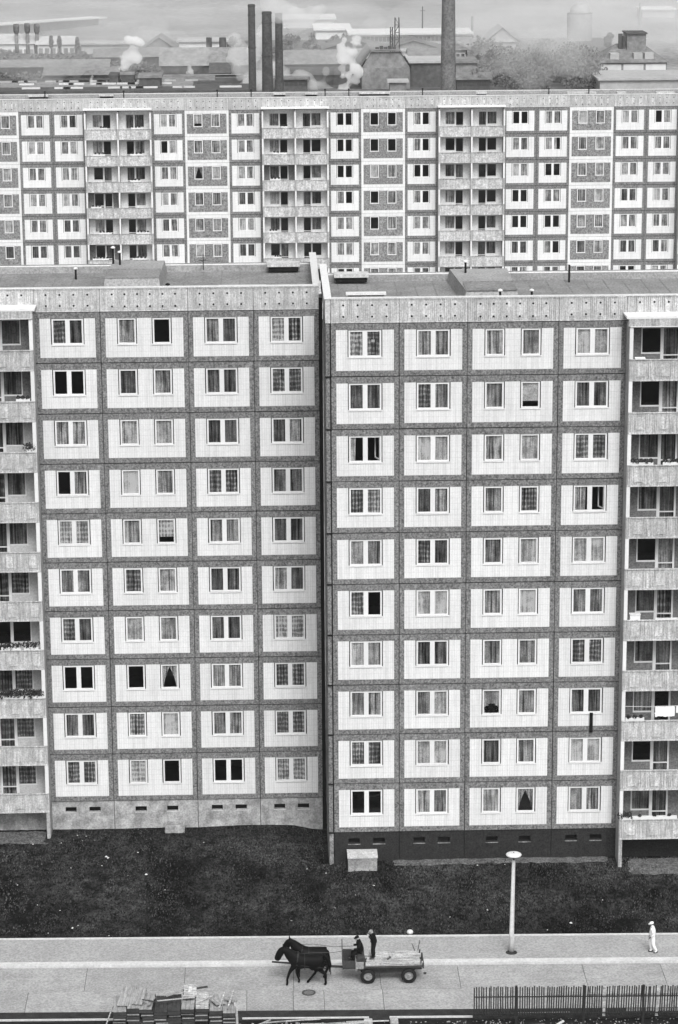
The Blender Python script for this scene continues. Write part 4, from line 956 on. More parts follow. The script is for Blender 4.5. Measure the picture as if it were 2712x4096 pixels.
# ------------------------------------------------------------------ building yard in the foreground
FYc = -17.75
f = thing('bar_fence', 'dark fence of thin upright bars along the yard, lower right of the photo', 'fence', (6.3, yl(FYc, 6.3), RZ))
fx0, fx1 = 6.22, 18.4; FT, FB = 1.98, .48
def fy(x): return SL*(x-6.3)
x = fx0; sl = [MB().box(-.029, .029, -.014, .014, FB, FT+d).mesh('bar', 'fence_steel') for d in (0, .03, -.03)]
while x < fx1:
    if not (9.9 < x-0 < 10.02 and False) and not (12.35 < x < 12.52) and not (14.9 < x < 15.05) and rnd.random() > .015:
        o = ob('bar', sl[rnd.randrange(3)], f, (x-6.3, fy(x), 0)); o.rotation_euler = (0, rnd.gauss(0, .007)+(.03 if x > 9.6 else 0), 0)
    x += .115+rnd.uniform(-.006, .006)
for px_ in (8.22, 11.45, 14.3, 17.15):
    m = MB(); m.box(-.055, .055, -.05, .05, -.1, FT+.08); ob('post', (m, 'fence_steel'), f, (px_-6.3, fy(px_)-.06, 0))
for z_ in (1.48, .62):
    m = MB(); m.bar((fx0-6.3, fy(fx0)-.03, z_), (fx1-6.3, fy(fx1)-.03, z_-.02), .03, .05); ob('rail', (m, 'fence_steel'), f)
for nm, xa, xb, z_, w in (('pale board tied along the fence at mid height, shorter left one', 9.6, 11.3, 1.46, .12), ('pale board tied along the fence at mid height, long right one', 11.6, 17.0, 1.50, .10), ('pale board along the foot of the fence, left', 8.3, 10.8, .58, .08), ('pale board along the foot of the fence, right', 13.5, 18.2, .72, .13)):
    t = thing('board', nm, 'board', (xa, yl(FYc, xa)+.05, RZ+z_)); m = MB(); m.bar((0, 0, 0), (xb-xa, SL*(xb-xa), .02), .03, w); ob('plank', (m, 'wood_grey'), t)
for nm, xa in (('upright pale slat between fence bars, left one', 12.44), ('upright pale slat between fence bars, right one', 14.97)):
    t = thing('board', nm, 'board', (xa, yl(FYc, xa)+.06, RZ)); m = MB(); m.box(-.07, .07, -.012, .012, .4, FT-.05); ob('plank', (m, 'wood_pale'), t)
# low pale rails between verge and yard
def plank(label, p, q, w=.12, h=.05, mat='wood_pale', name='board', cat='board'):
    p, q = Vector(p), Vector(q); t = thing(name, label, cat, p); m = MB(); m.bar((0, 0, 0), q-p, w, h); ob('plank', (m, mat), t); return t
yz = RZ+.10
plank('long white rail lying along the yard edge at the left', (-20, yl(-17.0, -20), yz), (-10.9, yl(-17.0, -10.9), yz), .10, .07, 'kerb_stone', 'rail', 'rail')
plank('long white rail lying along the yard edge left of the gap', (-4.9, yl(-17.0, -4.9), yz), (1.2, yl(-17.0, 1.2), yz), .08, .06, 'kerb_stone', 'rail', 'rail')
plank('long white rail lying along the yard edge between the gap and the fence', (2.2, yl(-17.0, 2.2), yz), (6.2, yl(-17.0, 6.2), yz), .10, .07, 'kerb_stone', 'rail', 'rail')
yb = RZ-.05
# crates: rows of stacked boards and boxes
names9 = ['farthest left', 'second from the left', 'third from the left', 'fourth from the left', 'middle', 'fourth from the right', 'third from the right', 'second from the right', 'farthest right']
tones = ['wood_grey', 'wood_grey', 'wood_grey', 'wood_dark', 'wood_dark', 'wood_grey', 'wood_pale', 'wood_grey', 'wood_grey']
desc = ['weathered pale', 'weathered pale', 'grey', 'dark', 'dark', 'ragged pale', 'bright', 'grey', 'dark grey']
tops = [-1.20, -1.12, -1.15, -1.25, -1.20, -1.08, -1.10, -1.25, -1.30]
lay = ['top', 'second', 'third', 'fourth', 'fifth']
CRW, CRD = .63, 1.75
for i in range(9):
    xw = -10.95+i*.645; zt = tops[i]
    for k in range(5):
        w = CRW-rnd.uniform(.01, .04); d = CRD+rnd.uniform(-.06, .06); h = .215; zz = zt-.23*(k+1)
        t = thing('wooden_crate', '%s wooden crate, %s layer of the %s stack' % (desc[i], lay[k], names9[i]), 'crate', (xw+w/2+rnd.uniform(-.02, .02), -18.35+rnd.uniform(-.16, .16), zz+rnd.uniform(-.008, .008)), rnd.gauss(0, .03), 'stacked crates by the road')
        mt = tones[i] if k == 0 else 'wood_dark'
        m = MB(); m.box(-w/2, w/2, -d/2, d/2, 0, h-.03); ob('body', (m, 'wood_dark'), t)
        nb = 3 if k == 0 else 1
        for b in range(nb):
            m = MB(); a0 = -w/2+w*b/nb+.006; m.box(a0, -w/2+w*(b+1)/nb-.006, -d/2-.02, d/2+.02, h-.028, h+rnd.uniform(-.004, .006)); ob('board', (m, mt), t)
        if k in (1, 2) and rnd.random() < .7: m = MB(); m.box(-w/2+.02, w/2-.02, -d/2-.035, -d/2-.021, h*.3, h*.55); ob('batten', (m, 'wood_grey'), t)
def panel(label, x, y, z, w, d, rx, ry, rz, mat='wood_grey', nb=4, h=.035):
    t = thing('shuttering_panel', label, 'board panel', (x, y, z)); t.rotation_euler = (rx, ry, rz)
    for b in range(nb): m = MB(); m.box(-w/2+w*b/nb+.005, -w/2+w*(b+1)/nb-.005, -d/2, d/2, 0, h+rnd.uniform(-.004, .004)); ob('board', (m, mat), t)
    m = MB(); m.box(-w/2, w/2, -d/2+.15, -d/2+.23, -.03, -.001); m.box(-w/2, w/2, d/2-.23, d/2-.15, -.03, -.001); ob('batten', (m, 'wood_dark'), t)
panel('large weathered board panel tilted on top of the leftmost crates', -10.35, -18.0, -1.02, .72, 1.75, .14, .0, -.10)
panel('narrow weathered board panel slipping behind the tilted one on the left crates', -9.75, -18.1, -1.00, .5, 1.55, .10, .06, -.12, 'wood_grey', 3)
panel('ragged sheet with a curled corner on the middle right crates', -7.35, -17.75, -.92, .62, .9, .25, .12, .05, 'wood_pale', 3)
panel('second ragged board lying lower on the middle right crates', -7.4, -18.4, -.95, .6, .35, -.1, -.05, -.1, 'wood_pale', 2)
panel('bright board panel on the third stack from the right', -6.75, -18.4, -1.06, .58, 1.0, .05, 0, .0, 'wood_pale', 2)
panel('skewed grey board on the second stack from the right', -6.0, -18.55, -1.16, .55, .6, .05, .1, .5, 'wood_grey', 3)
for nm, p, q in (('pale prop leaning on the right-hand crates, left one', (-5.95, -19.1, -1.2), (-5.72, -17.9, -.98)), ('pale prop leaning on the right-hand crates, right one', (-5.55, -19.15, -1.2), (-5.28, -17.8, -.95))): plank(nm, p, q, .07, .05, 'wood_pale')
plank('rough upright pale post at the right end of the crates', (-5.12, -19.0, -2.6), (-5.2, -18.6, -1.15), .16, .10, 'rubble', 'post', 'post')
plank('thin pale stick leaning at the left end of the crates', (-11.5, -18.8, -2.6), (-11.0, -18.0, -1.45), .05, .05, 'wood_pale', 'stick', 'stick')
for i, (lb, x, y, z, L, a, w) in enumerate((('short broken board lying across the dark left-middle stacks', -8.5, -18.2, -.97, .9, .5, .14), ('long thin batten lying along the dark stacks', -8.9, -18.7, -.98, 1.5, .08, .07),
        ('splintered lath crossing the grey stacks at the left', -9.6, -18.7, -.90, 1.1, -.5, .06), ('loose board hanging over the front of the third stack', -9.3, -19.1, -1.0, .7, 1.2, .13), ('bent lath on the bright stack', -6.9, -18.9, -.98, .9, .7, .06),
        ('dark board wedged behind the ragged sheet', -7.8, -17.7, -.95, 1.3, .2, .16), ('grey board sliding off the rightmost stack', -5.7, -18.2, -1.12, .8, -.7, .13))):
    plank(lb, (x, y, z), (x+L*math.cos(a), y+L*math.sin(a), z+.08), w, .03, ('wood_grey', 'wood_pale', 'wood_dark')[i % 3])
# loose planks and rubble in the yard
q = random.Random(21)
dl = ['long thin', 'short stubby', 'broken', 'bleached', 'narrow', 'split', 'rough', 'bent', 'knotty', 'warped', 'slim', 'wide', 'half buried', 'dirty']
for i in range(14):
    x = -4.6+i*.36; a = q.uniform(-.25, .25) if i % 3 else q.uniform(.7, 2.2); L = q.uniform(.7, 2.3); y = -17.45-q.uniform(0, .8)
    plank('%s pale offcut of wood in the yard heap right of the crates' % dl[i], (x, y, yb+.10+.03*i % .2), (x+L*math.cos(a), y+L*math.sin(a)*.6, yb+.14+.05*(i % 3)), q.uniform(.05, .12), .04, 'wood_pale' if i % 2 else 'wood_grey')
dn2 = ['leftmost', 'long upper', 'long lower', 'short', 'crossing', 'rightmost']
for i in range(6):
    x = -17.2+i*1.05; a = q.uniform(-.12, .12); L = q.uniform(1.4, 3.0)
    plank('%s grey plank on the ground at the lower left edge of the photo' % dn2[i], (x, -17.55-.12*(i % 4), yb+.06+.02*i), (x+L, -17.55-.12*(i % 4)+L*a*.4, yb+.08+.02*i), q.uniform(.08, .2), .04, 'wood_grey' if i % 2 else 'wood_pale')
plank('bright plank sticking up out of the yard below the fence', (9.75, -18.55, yb+.05), (10.5, -18.1, yb+.3), .13, .05, 'kerb_stone')
plank('thin dark plank on the yard ground below the fence', (8.2, -18.0, yb+.05), (9.6, -17.95, yb+.06), .03, .04, 'wood_grey')
for nm, x, w in (('square concrete block at the yard edge, left one', 1.15, .40), ('square concrete block at the yard edge, right one', 2.4, .38)):
    t = thing('concrete_block', nm, 'concrete block', (x, -17.55, yb)); m = MB(); m.box(-w/2, w/2, -.3, .25, 0, .28); m.box(-w/2+.03, w/2-.03, -.27, .22, .28, .30); ob('block', (m, 'rubble'), t).scale = (1, 1, .8)
m = MB()
for i in range(900):
    x = q.uniform(-20, 20); y = -17.25-abs(q.gauss(0, 1.0)); s_ = q.uniform(.012, .05)*(1.6 if -4.5 < x < .5 else .8)
    T = Matrix.Translation((x, y, yb+s_*.4)) @ Matrix.Rotation(q.uniform(0, 3), 4, 'Z') @ Matrix.Rotation(q.uniform(0, 3), 4, 'X'); m.box(-s_, s_, -s_*.7, s_*.7, -s_*.5, s_*.5, 0, T)
ob('rubble', (m, 'rubble'), kind='stuff', label='small bright rubble scattered over the dark yard', category='rubble')

# ------------------------------------------------------------------ the works and houses far behind
GF = -6.0
def px_x(px, Y, py=200): return at(px, py, Y=Y).x
def px_z(py, Y, px=1356): return at(px, py, Y=Y).z
def building(name, label, cat, px0, px1, Y, ye, depth, wall='far_mid', roofm='far_roof', kind='flat', rise=0, win=None, over=.6, zb=GF, extra=None):
    """px0..px1 extent and ye eave row in the photograph, Y the distance of its front"""
    while px_z(ye, Y, (px0+px1)/2)-zb < 2.4: Y -= 4
    x0, x1 = px_x(px0, Y, ye), px_x(px1, Y, ye); ze = px_z(ye, Y, (px0+px1)/2); w = x1-x0; h = ze-zb
    t = thing(name, label, cat, ((x0+x1)/2, Y, zb)); W = w/2
    m = MB(); m.box(-W, W, 0, depth, 0, h); ob('wall', (m, wall), t)
    m = MB(); o = over
    if kind == 'flat': m.box(-W-o, W+o, -o, depth+o, h+.01, h+.5)
    elif kind == 'gx':      # ridge parallel to the facade
        a, b, c_ = (-W-o, -o, h), (W+o, -o, h), (W+o, depth/2, h+rise); d_ = (-W-o, depth/2, h+rise); e, f_ = (W+o, depth+o, h), (-W-o, depth+o, h)
        m.quad(a, b, c_, d_); m.quad(d_, c_, e, f_); m.tri((-W, 0, h), (-W, depth/2, h+rise-.05), (-W, depth, h)); m.tri((W, 0, h), (W, depth, h), (W, depth/2, h+rise-.05)); m.quad(f_, e, b, a)
    elif kind == 'gy':      # gable faces the camera
        m.quad((-W-o, -o, h), (0, -o, h+rise), (0, depth+o, h+rise), (-W-o, depth+o, h)); m.quad((0, -o, h+rise), (W+o, -o, h), (W+o, depth+o, h), (0, depth+o, h+rise))
        m.quad((-W-o, depth+o, h), (W+o, depth+o, h), (W+o, -o, h), (-W-o, -o, h))
        g2 = MB(); g2.tri((-W, -.01, h), (W, -.01, h), (0, -.01, h+rise*.97)); g2.tri((W, depth, h), (-W, depth, h), (0, depth, h+rise*.97)); ob('gable', (g2, wall), t)
    elif kind == 'hip':
        k = min(depth/2, W*.6); a = [(-W-o, -o, h), (W+o, -o, h), (W+o, depth+o, h), (-W-o, depth+o, h)]; r0, r1 = (-W+k, depth/2, h+rise), (W-k, depth/2, h+rise)
        m.quad(a[0], a[1], r1, r0); m.quad(a[2], a[3], r0, r1); m.tri(a[1], a[2], r1); m.tri(a[3], a[0], r0); m.quad(a[3], a[2], a[1], a[0])
    elif kind == 'mansard':
        P = [(-W-o, h), (-W*.62, h+rise), (W*.62, h+rise), (W+o, h)]
        for (xa, za), (xb, zb_) in zip(P[:-1], P[1:]): m.quad((xa, -o, za), (xb, -o, zb_), (xb, depth+o, zb_), (xa, depth+o, za))
        g2 = MB(); g2.quad((-W, -.02, h), (W, -.02, h), (W*.61, -.02, h+rise*.97), (-W*.61, -.02, h+rise*.97)); ob('gable', (g2, wall), t)
    ob('roof', (m, roofm), t)
    if win:
        n, ww, wh, zw, wm, rows = win; me = MB().box(-ww/2, ww/2, -.08, .02, 0, wh).mesh('window', wm)
        for rr_ in range(rows):
            for i in range(n): ob('window', me, t, (-W+w*(i+.5)/n, 0, h-zw-wh-rr_*(wh+1.4)))
    if extra: extra(t, W, h, depth)
    return t
def skylights(n, w, d, y, frac=1.0, seed=0, mat='far_white', z=.5):
    def f_(t, W, h, depth):
        q2 = random.Random(seed)
        for i in range(n):
            if q2.random() > frac: continue
            x = -W+2*W*(i+.5)/n; ln = w*q2.uniform(.6, 1.3); m = MB(); m.box(x-ln/2, x+ln/2, y, y+d, h+z+.01, h+z+.35); ob('skylight', (m, mat), t)
    return f_
building('factory_hall', 'low dark factory shed with bright skylights just behind the far block, left', 'factory hall', -160, 985, 470, 372, 14, 'far_dark', 'far_dark', 'flat', extra=skylights(27, 4.0, 1.0, 5, .5, 2))
building('factory_hall', 'second factory shed with a row of short bright skylights, behind the first at left', 'factory hall', -160, 760, 500, 355, 12, 'far_pale', 'far_mid', 'flat', extra=skylights(23, 3.6, .9, 4, .45, 5))
building('factory_hall', 'third dark factory shed with a pale roof edge, left', 'factory hall', -160, 960, 530, 338, 10, 'far_dark', 'far_dark', 'flat', extra=skylights(26, 4.0, .8, 1, .5, 8, 'far_pale'))
building('boiler_house', 'small square dark works building with a pale roof edge left of the chimneys', 'works building', 556, 643, 466, 312, 8, 'far_dark', 'far_mid', 'flat', over=.3)
building('boiler_house', 'tall narrow works building under the left steam plume', 'works building', 484, 535, 476, 300, 7, 'far_dark', 'far_mid', 'flat', over=.2)
building('works_annex', 'small dark works annex left of the left steam plume', 'works building', 436, 472, 474, 306, 6, 'far_dark', 'far_dark', 'flat', over=.1)
building('factory_hall', 'broad grey works hall with a gabled front left of the chimneys', 'factory hall', 560, 640, 560, 215, 30, 'far_dark', 'far_mid', 'flat')
building('factory_hall', 'pale gabled hall roof rising in the haze left of the chimneys', 'factory hall', 575, 700, 592, 198, 16, 'far_mid', 'far_mid', 'gy', 3.2)
building('factory_hall', 'long grey works hall with a flat front between the left steam and the chimneys', 'factory hall', 645, 1010, 522, 262, 12, 'far_dark', 'far_mid', 'gx', 4.0)
building('factory_hall', 'small peaked works hall in front of the long grey hall', 'factory hall', 845, 925, 505, 292, 12, 'far_dark', 'far_dark', 'gx', 2.0)
building('factory_hall', 'low works hall with a pale roof strip at mid left', 'factory hall', 650, 960, 512, 318, 8, 'far_dark', 'far_mid', 'flat', extra=skylights(12, 5, .8, 1, .6, 12, 'far_pale'))
building('white_hall', 'white hall front with a dark base at mid left behind the short stacks', 'hall', 715, 905, 592, 168, 10, 'far_white', 'far_pale', 'flat')
building('white_hall', 'long white row house front behind the poplars, far left', 'row house', -60, 135, 600, 176, 8, 'far_white', 'far_pale', 'gx', 2.5, (9, 1.0, 1.6, 1.5, 'far_mid', 1))
building('white_hall', 'white low building right of the poplars', 'building', 150, 300, 602, 178, 8, 'far_white', 'far_pale', 'gx', 2, (6, 1.2, 2.2, 1.0, 'far_mid', 1))
building('white_hall', 'faint pale flat building behind the left steam plume', 'building', 325, 555, 604, 178, 8, 'far_pale', 'far_pale', 'flat')
pa, pb = at(-60, 106, Y=660), at(392, 74, Y=708)
t = thing('long_roof_building', 'very long bright low building running slightly uphill across the far left', 'long building', (pa.x, pa.y, GF)); dx_, dy_ = pb.x-pa.x, pb.y-pa.y; za, zb2 = pa.z-GF, pb.z-GF
m = MB(); m.quad((0, 0, 0), (dx_, dy_, 0), (dx_, dy_, zb2-.01), (0, 0, za-.01)); m.quad((dx_, dy_+6, 0), (0, 6, 0), (0, 6, za-.01), (dx_, dy_+6, zb2-.01)); ob('wall', (m, 'far_pale'), t)
for a in range(6):
    u0, u1 = a/6, (a+1)/6-.004; m = MB(); m.bar((dx_*u0, 3+dy_*u0, za+.2+(zb2-za)*u0), (dx_*u1, 3+dy_*u1, za+.2+(zb2-za)*u1), 7, .4); ob('roof_section', (m, 'far_white'), t)
building('white_hall', 'white flat roofed hall right behind the short right-hand chimney', 'hall', 1133, 1338, 700, 80, 20, 'far_white', 'far_white', 'flat')
building('white_hall', 'small white flat roof in front of the hall right of the chimneys', 'hall', 1262, 1400, 690, 122, 22, 'far_white', 'far_white', 'flat')
building('school_building', 'long pale two-storey building with dark windows and a bright roof, centre right', 'building', 1400, 1885, 622, 139, 18, 'far_pale', 'far_white', 'flat', win=(30, 1.0, 1.3, .5, 'far_glass', 2))
building('factory_hall', 'broad low gabled dark hall in front of the long bright-roofed building, left one', 'factory hall', 1295, 1540, 588, 196, 16, 'far_dark', 'far_roof', 'gy', 2.4)
building('factory_hall', 'broad low gabled dark hall in front of the long bright-roofed building, right one', 'factory hall', 1545, 1765, 590, 196, 16, 'far_mid', 'far_roof', 'gy', 2.2)
building('white_hall', 'bright low strip of building in front of the two gabled halls', 'building', 1425, 1775, 590, 206, 4, 'far_white', 'far_pale', 'flat')
building('factory_hall', 'dark low hall behind the white steam, centre', 'factory hall', 1140, 1450, 535, 256, 14, 'far_dark', 'far_mid', 'gx', 3.0)
building('factory_hall', 'dark low shed right of the chimneys under the steam', 'factory hall', 1130, 1400, 502, 300, 10, 'far_dark', 'far_dark', 'gx', 1.5)
def deck(t, W, h, depth):
    for i in range(5): m = MB(); m.box(-W*.35+i*1.0-.4, -W*.35+i*1.0+.4, 1, 2, h+4.3, h+4.7+.3*(i % 2)); ob('roof_box', (m, 'far_dark'), t)
building('gas_works_hall', 'grey works hall with a broken roof line like a barn, centre', 'works hall', 1447, 1640, 488, 272, 26, 'far_mid', 'far_mid', 'mansard', 3.9, extra=deck)
building('shed', 'small pale shed roof at the foot of the barn shaped hall', 'shed', 1560, 1625, 478, 330, 4, 'far_mid', 'far_pale', 'flat')
building('factory_hall', 'very dark square works hall with a bright eave left of the big chimney', 'factory hall', 1632, 1775, 492, 252, 14, 'far_dark', 'far_pale', 'flat')
building('factory_hall', 'grey works hall right of the big chimney', 'factory hall', 1825, 1905, 495, 252, 12, 'far_mid', 'far_mid', 'flat')
building('house', 'pale gabled house to the right behind the big chimney', 'house', 1822, 1900, 580, 200, 12, 'far_pale', 'far_mid', 'gx', 3, (4, .8, 1.3, 1, 'far_glass', 1))
building('house', 'faint pale gabled house in the haze right of the big chimney', 'house', 1945, 2075, 606, 168, 14, 'far_pale', 'far_pale', 'gy', 4)
building('embankment_wall', 'broad pale wall and terrace below the villa, far right', 'wall', 2400, 2830, 505, 320, 20, 'far_pale', 'far_pale', 'flat')
building('flat_block', 'very faint pale block in the haze above the villa', 'building', 2570, 2700, 760, 40, 12, 'far_pale', 'far_white', 'flat')
for k, (lb, a_, b_, Y_, ye_, d_, wl, rf, kd, rs) in enumerate((
    ('long dark works shed under the scrub at the far left', -60, 430, 545, 268, 9, 'far_dark', 'far_mid', 'gx', 1.5), ('dark shed with a grey roof left of the first steam plume', 180, 470, 515, 300, 9, 'far_dark', 'far_roof', 'gx', 1.6),
    ('grey shed behind the first steam plume', 380, 700, 580, 228, 9, 'far_dark', 'far_roof', 'gx', 2.0), ('narrow dark shed right of the tall narrow works building', 640, 850, 492, 330, 7, 'far_dark', 'far_roof', 'gx', 1.3),
    ('grey saw-roofed shed between the two short stacks and the chimneys', 880, 1045, 560, 232, 9, 'far_mid', 'far_roof', 'gy', 1.8), ('low dark workshop at the foot of the slim right chimney', 1100, 1230, 505, 318, 7, 'far_dark', 'far_roof', 'flat', 0),
    ('long grey workshop behind the steam column', 1190, 1460, 590, 222, 9, 'far_dark', 'far_mid', 'flat', 0), ('grey shed behind the big chimney, left side', 1640, 1770, 560, 222, 9, 'far_mid', 'far_roof', 'gx', 1.6),
    ('dark shed at the foot of the big chimney, right side', 1828, 1960, 488, 318, 7, 'far_dark', 'far_roof', 'gx', 1.4), ('grey shed between the big chimney and the wood', 1880, 2020, 575, 226, 8, 'far_mid', 'far_roof', 'gx', 1.5))):
    building('works_shed', lb, 'shed', a_, b_, Y_, ye_, d_, wl, rf, kd, rs, (int((b_-a_)/18), .7, .9, .5, 'far_glass', 1))
# villa
def villa_extra(t, W, h, depth):
    for x, hh, w in ((-W*.30, 5.2, 1.0), (-W*.22, 4.6, .8)): m = MB(); m.box(x-w/2, x+w/2, depth*.35, depth*.35+1, h+1.5, h+hh+1.4); ob('chimney', (m, 'far_dark'), t)
    m = MB(); m.box(-W*.12, W*.45, depth*.3, depth*.75, h+2.5, h+6.6); ob('roof_pavilion', (m, 'far_mid'), t)
    m = MB(); m.box(-W*.15, W*.48, depth*.27, depth*.78, h+6.61, h+6.9); ob('pavilion_roof', (m, 'far_dark'), t)
    for x in (-.55, .15, .48): m = MB(); m.box(W*x-1.1, W*x+1.1, .8, 3.6, h+.7, h+2.2); ob('dormer', (m, 'far_pale'), t)
building('villa', 'large old villa with a hipped roof, dormers and chimney stacks, far right', 'villa', 2400, 2668, 535, 250, 17, 'far_mid', 'far_roof', 'hip', 4.0, (3, 5.0, 1.7, .4, 'far_white', 1), extra=villa_extra)
# pale domed tower
Yt = 630; x = px_x(2318, Yt, 100); r = (px_x(2368, Yt)-px_x(2268, Yt))/2; zt = px_z(62, Yt)
t = thing('domed_tower', 'big pale round tower with a domed top, faint in the haze', 'tower', (x, Yt, GF)); m = MB(); m.lathe([(r, 0), (r, zt-GF)], 24); smooth(ob('wall', (m, 'far_light'), t))
m = MB(); m.lathe([(r*.8, zt-GF), (r*.78, zt-GF+1), (r*.6, zt-GF+2.1), (r*.3, zt-GF+2.8), (.01, zt-GF+3)], 24); smooth(ob('dome', (m, 'far_light'), t)); m = MB(); m.lathe([(r, zt-GF), (r*1.03, zt-GF+.2), (r*.8, zt-GF+.4)], 24); ob('cornice', (m, 'far_mid'), t)

def chimney(label, pxl0, pxr0, pytop, pxl1, pxr1, Y, mat='chimney_brick', ztop=None, bands=True):
    pt = at((pxl0+pxr0)/2, max(pytop, 0), Y=Y); r0 = (at(pxr0, pytop, Y=Y).x-at(pxl0, pytop, Y=Y).x)/2
    pb = at((pxl1+pxr1)/2, 366, Y=Y); r1 = (at(pxr1, 366, Y=Y).x-at(pxl1, 366, Y=Y).x)/2
    zt = pt.z if ztop is None else ztop; k = (zt-pb.z)/(pt.z-pb.z); xt = pb.x+(pt.x-pb.x)*k; rt = r1+(r0-r1)*k
    kb = (GF-pb.z)/(pt.z-pb.z); rb = r1+(r0-r1)*kb; xb = pb.x+(pt.x-pb.x)*kb
    t = thing('factory_chimney', label, 'chimney', ((xt+xb)/2, Y, GF)); H = zt-GF
    m = MB(); m.tube([(0, 0, 0), (0, 0, H*.5), (0, 0, H)], [rb, (rb+rt)/2, rt], 24, 0, False); m.lathe([(rt, H), (rt*.75, H), (rt*.72, H-3)], 24); smooth(ob('shaft', (m, mat), t))
    if bands:
        for f_ in (.985, .90, .6): m = MB(); rr_ = rb+(rt-rb)*f_; m.lathe([(rr_+.01, H*f_-.15), (rr_+.09, H*f_-.12), (rr_+.09, H*f_+.12), (rr_+.01, H*f_+.15)], 24); ob('band', (m, 'chimney_brick'), t)
    return t
chimney('slim dark factory chimney, left of the group of three and the tallest looking', 993, 1021, 17, 994, 1025, 440)
chimney('thick dark factory chimney, middle of the group of three', 1048, 1086, 46, 1048, 1093, 420)
chimney('slim dark factory chimney with a pale smoky top, right of the group of three', 1102, 1130, 52, 1100, 1134, 450)
chimney('very big grey factory chimney rising out of the top of the photo', 1768, 1821, 0, 1764, 1826, 430, 'chimney_pale', 49.0)
for lb, a, b, yt in (('left one of two short dark stacks before the white hall', 825, 848, 150), ('right one of two short dark stacks before the white hall', 877, 905, 150)): chimney(lb, a, b, yt, a, b, 585, 'far_dark', None, False)
chimney('thin pale smoke stack with a drifting smoke trail, right of the big chimney', 1884, 1893, 66, 1884, 1895, 640, 'far_mid', None, False)
chimney('thin faint stack in the haze above the villa', 2556, 2564, 12, 2548, 2566, 690, 'far_mid', None, False)
# lattice masts, poles
def mast(label, px, pyt, pyb, Y, w=1.0, mat='far_dark'):
    b = at(px, pyb, Y=Y); tp = at(px, pyt, Y=Y); t = thing('lattice_mast', label, 'mast', (b.x, Y, GF)); H = tp.z-GF; m = MB()
    for sx in (-1, 1):
        for sy in (-1, 1): m.bar((sx*w/2, sy*w/2, 0), (sx*w*.3, sy*w*.3, H), .16)
    ob('leg_frame', (m, mat), t); m = MB(); n = int(H/1.6)
    for i in range(n):
        z0, z1 = H*i/n, H*(i+1)/n; k0, k1 = w/2-(w*.2)*i/n, w/2-(w*.2)*(i+1)/n; s_ = 1 if i % 2 else -1
        for sy in (-1, 1): m.bar((-s_*k0, sy*k0, z0), (s_*k1, sy*k1, z1), .09); m.bar((-k0, sy*k0, z0), (k0, sy*k0, z0), .08)
    ob('bracing', (m, mat), t, kind='stuff')
mast('dark slim lattice mast, left of the pair in the centre right', 1566, 108, 215, 495, .8); mast('taller lattice mast, right of the pair in the centre right', 1588, 70, 220, 500, 1.5)
def pole(label, px, pyt, Y, r=.14):
    b = at(px, pyt, Y=Y); t = thing('pole', label, 'pole', (b.x, Y, GF)); m = MB(); m.tube([(0, 0, 0), (0, 0, b.z-GF)], [r*1.5, r], 8); ob('pole', (m, 'far_dark'), t); m = MB(); m.bar((-.8, 0, b.z-GF-1.2), (.8, 0, b.z-GF-1.2), .12); ob('crossarm', (m, 'far_dark'), t)
pole('thin dark pole before the long bright-roofed building', 1690, 26, 640, .16); pole('thin dark pole among the trees left of the villa', 2357, 205, 520, .13); pole('thin pole by the white roofs right of the chimneys', 1245, 130, 640, .1); pole('thin pole before the white hall at mid left', 757, 165, 600, .1)

# trees
def tree(name, label, px, pyt, pyb, Y, wpx, poplar=False, seed=1, n=420, mat='leaf_far'):
    b = at(px, pyb, Y=Y); tp = at(px, pyt, Y=Y); w = (at(px+wpx/2, pyb, Y=Y).x-b.x); zb = GF; H = tp.z-zb
    t = thing(name, label, 'tree', (b.x, Y, zb)); q2 = random.Random(seed); zc = max(b.z-zb, H*.12)
    m = MB(); m.tube([(0, 0, 0), (.1, 0, H*.5), (0, 0, H*.85)], [.35, .22, .06], 7)
    for i in range(6):
        a = q2.uniform(0, 6.28); z0 = H*q2.uniform(.3, .7); m.tube([(0, 0, z0), (math.cos(a)*w*.6, math.sin(a)*w*.6, z0+H*.16)], [.12, .03], 5)
    ob('trunk', (m, 'bark'), t); m = MB(); k = 7 if poplar else 9
    for i in range(k):
        u = (i+.5)/k; zz = zc+(H-zc)*u
        if poplar: rr_ = w*(1-abs(u-.45)*.9); c_ = (q2.uniform(-.1, .1)*w, 0, zz); sq = (.8, .8, (H-zc)/k/rr_*1.0)
        else: rr_ = w*q2.uniform(.38, .6); a = q2.uniform(0, 6.28); o_ = w*.55*(1-abs(u-.4)); c_ = (math.cos(a)*o_, math.sin(a)*o_, zc+(H-zc-rr_*.6)*u); sq = (1, 1, .8)
        leaves(m, c_, rr_, n//k*2, .20+w*.02, seed*31+i, 0, sq, .35)
    ob('crown', (m, mat), t)
for lb, px, yt in (('left one of three stubby stacks with broad heads, far left', 64, 96), ('middle one of three stubby stacks with broad heads, far left', 108, 93), ('right one of three stubby stacks with broad heads, far left', 146, 95)):
    c_ = at(px, yt, Y=600); w0 = (at(px+7, yt, Y=600).x-c_.x); H = c_.z-GF; t = thing('factory_chimney', lb, 'chimney', (c_.x, 600, GF))
    m = MB(); m.tube([(0, 0, 0), (0, 0, H*.70)], [w0*1.15, w0], 14); smooth(ob('shaft', (m, 'chimney_pale'), t))
    m = MB(); m.lathe([(w0, H*.66), (w0*1.6, H*.74), (w0*1.75, H*.9), (w0*1.5, H), (w0*1.2, H), (w0*1.2, H-.5)], 14); smooth(ob('head', (m, 'chimney_pale'), t))
for i, (px, yt, yb_, w) in enumerate(((205, 146, 190, 24), (238, 146, 188, 24), (310, 152, 215, 28))):
    tree('poplar_tree', ('left, pale', 'middle, darker', 'right, stubby')[i]+' small poplar of three, beside the stubby stacks', px, yt, yb_, 590, w, True, i+2)
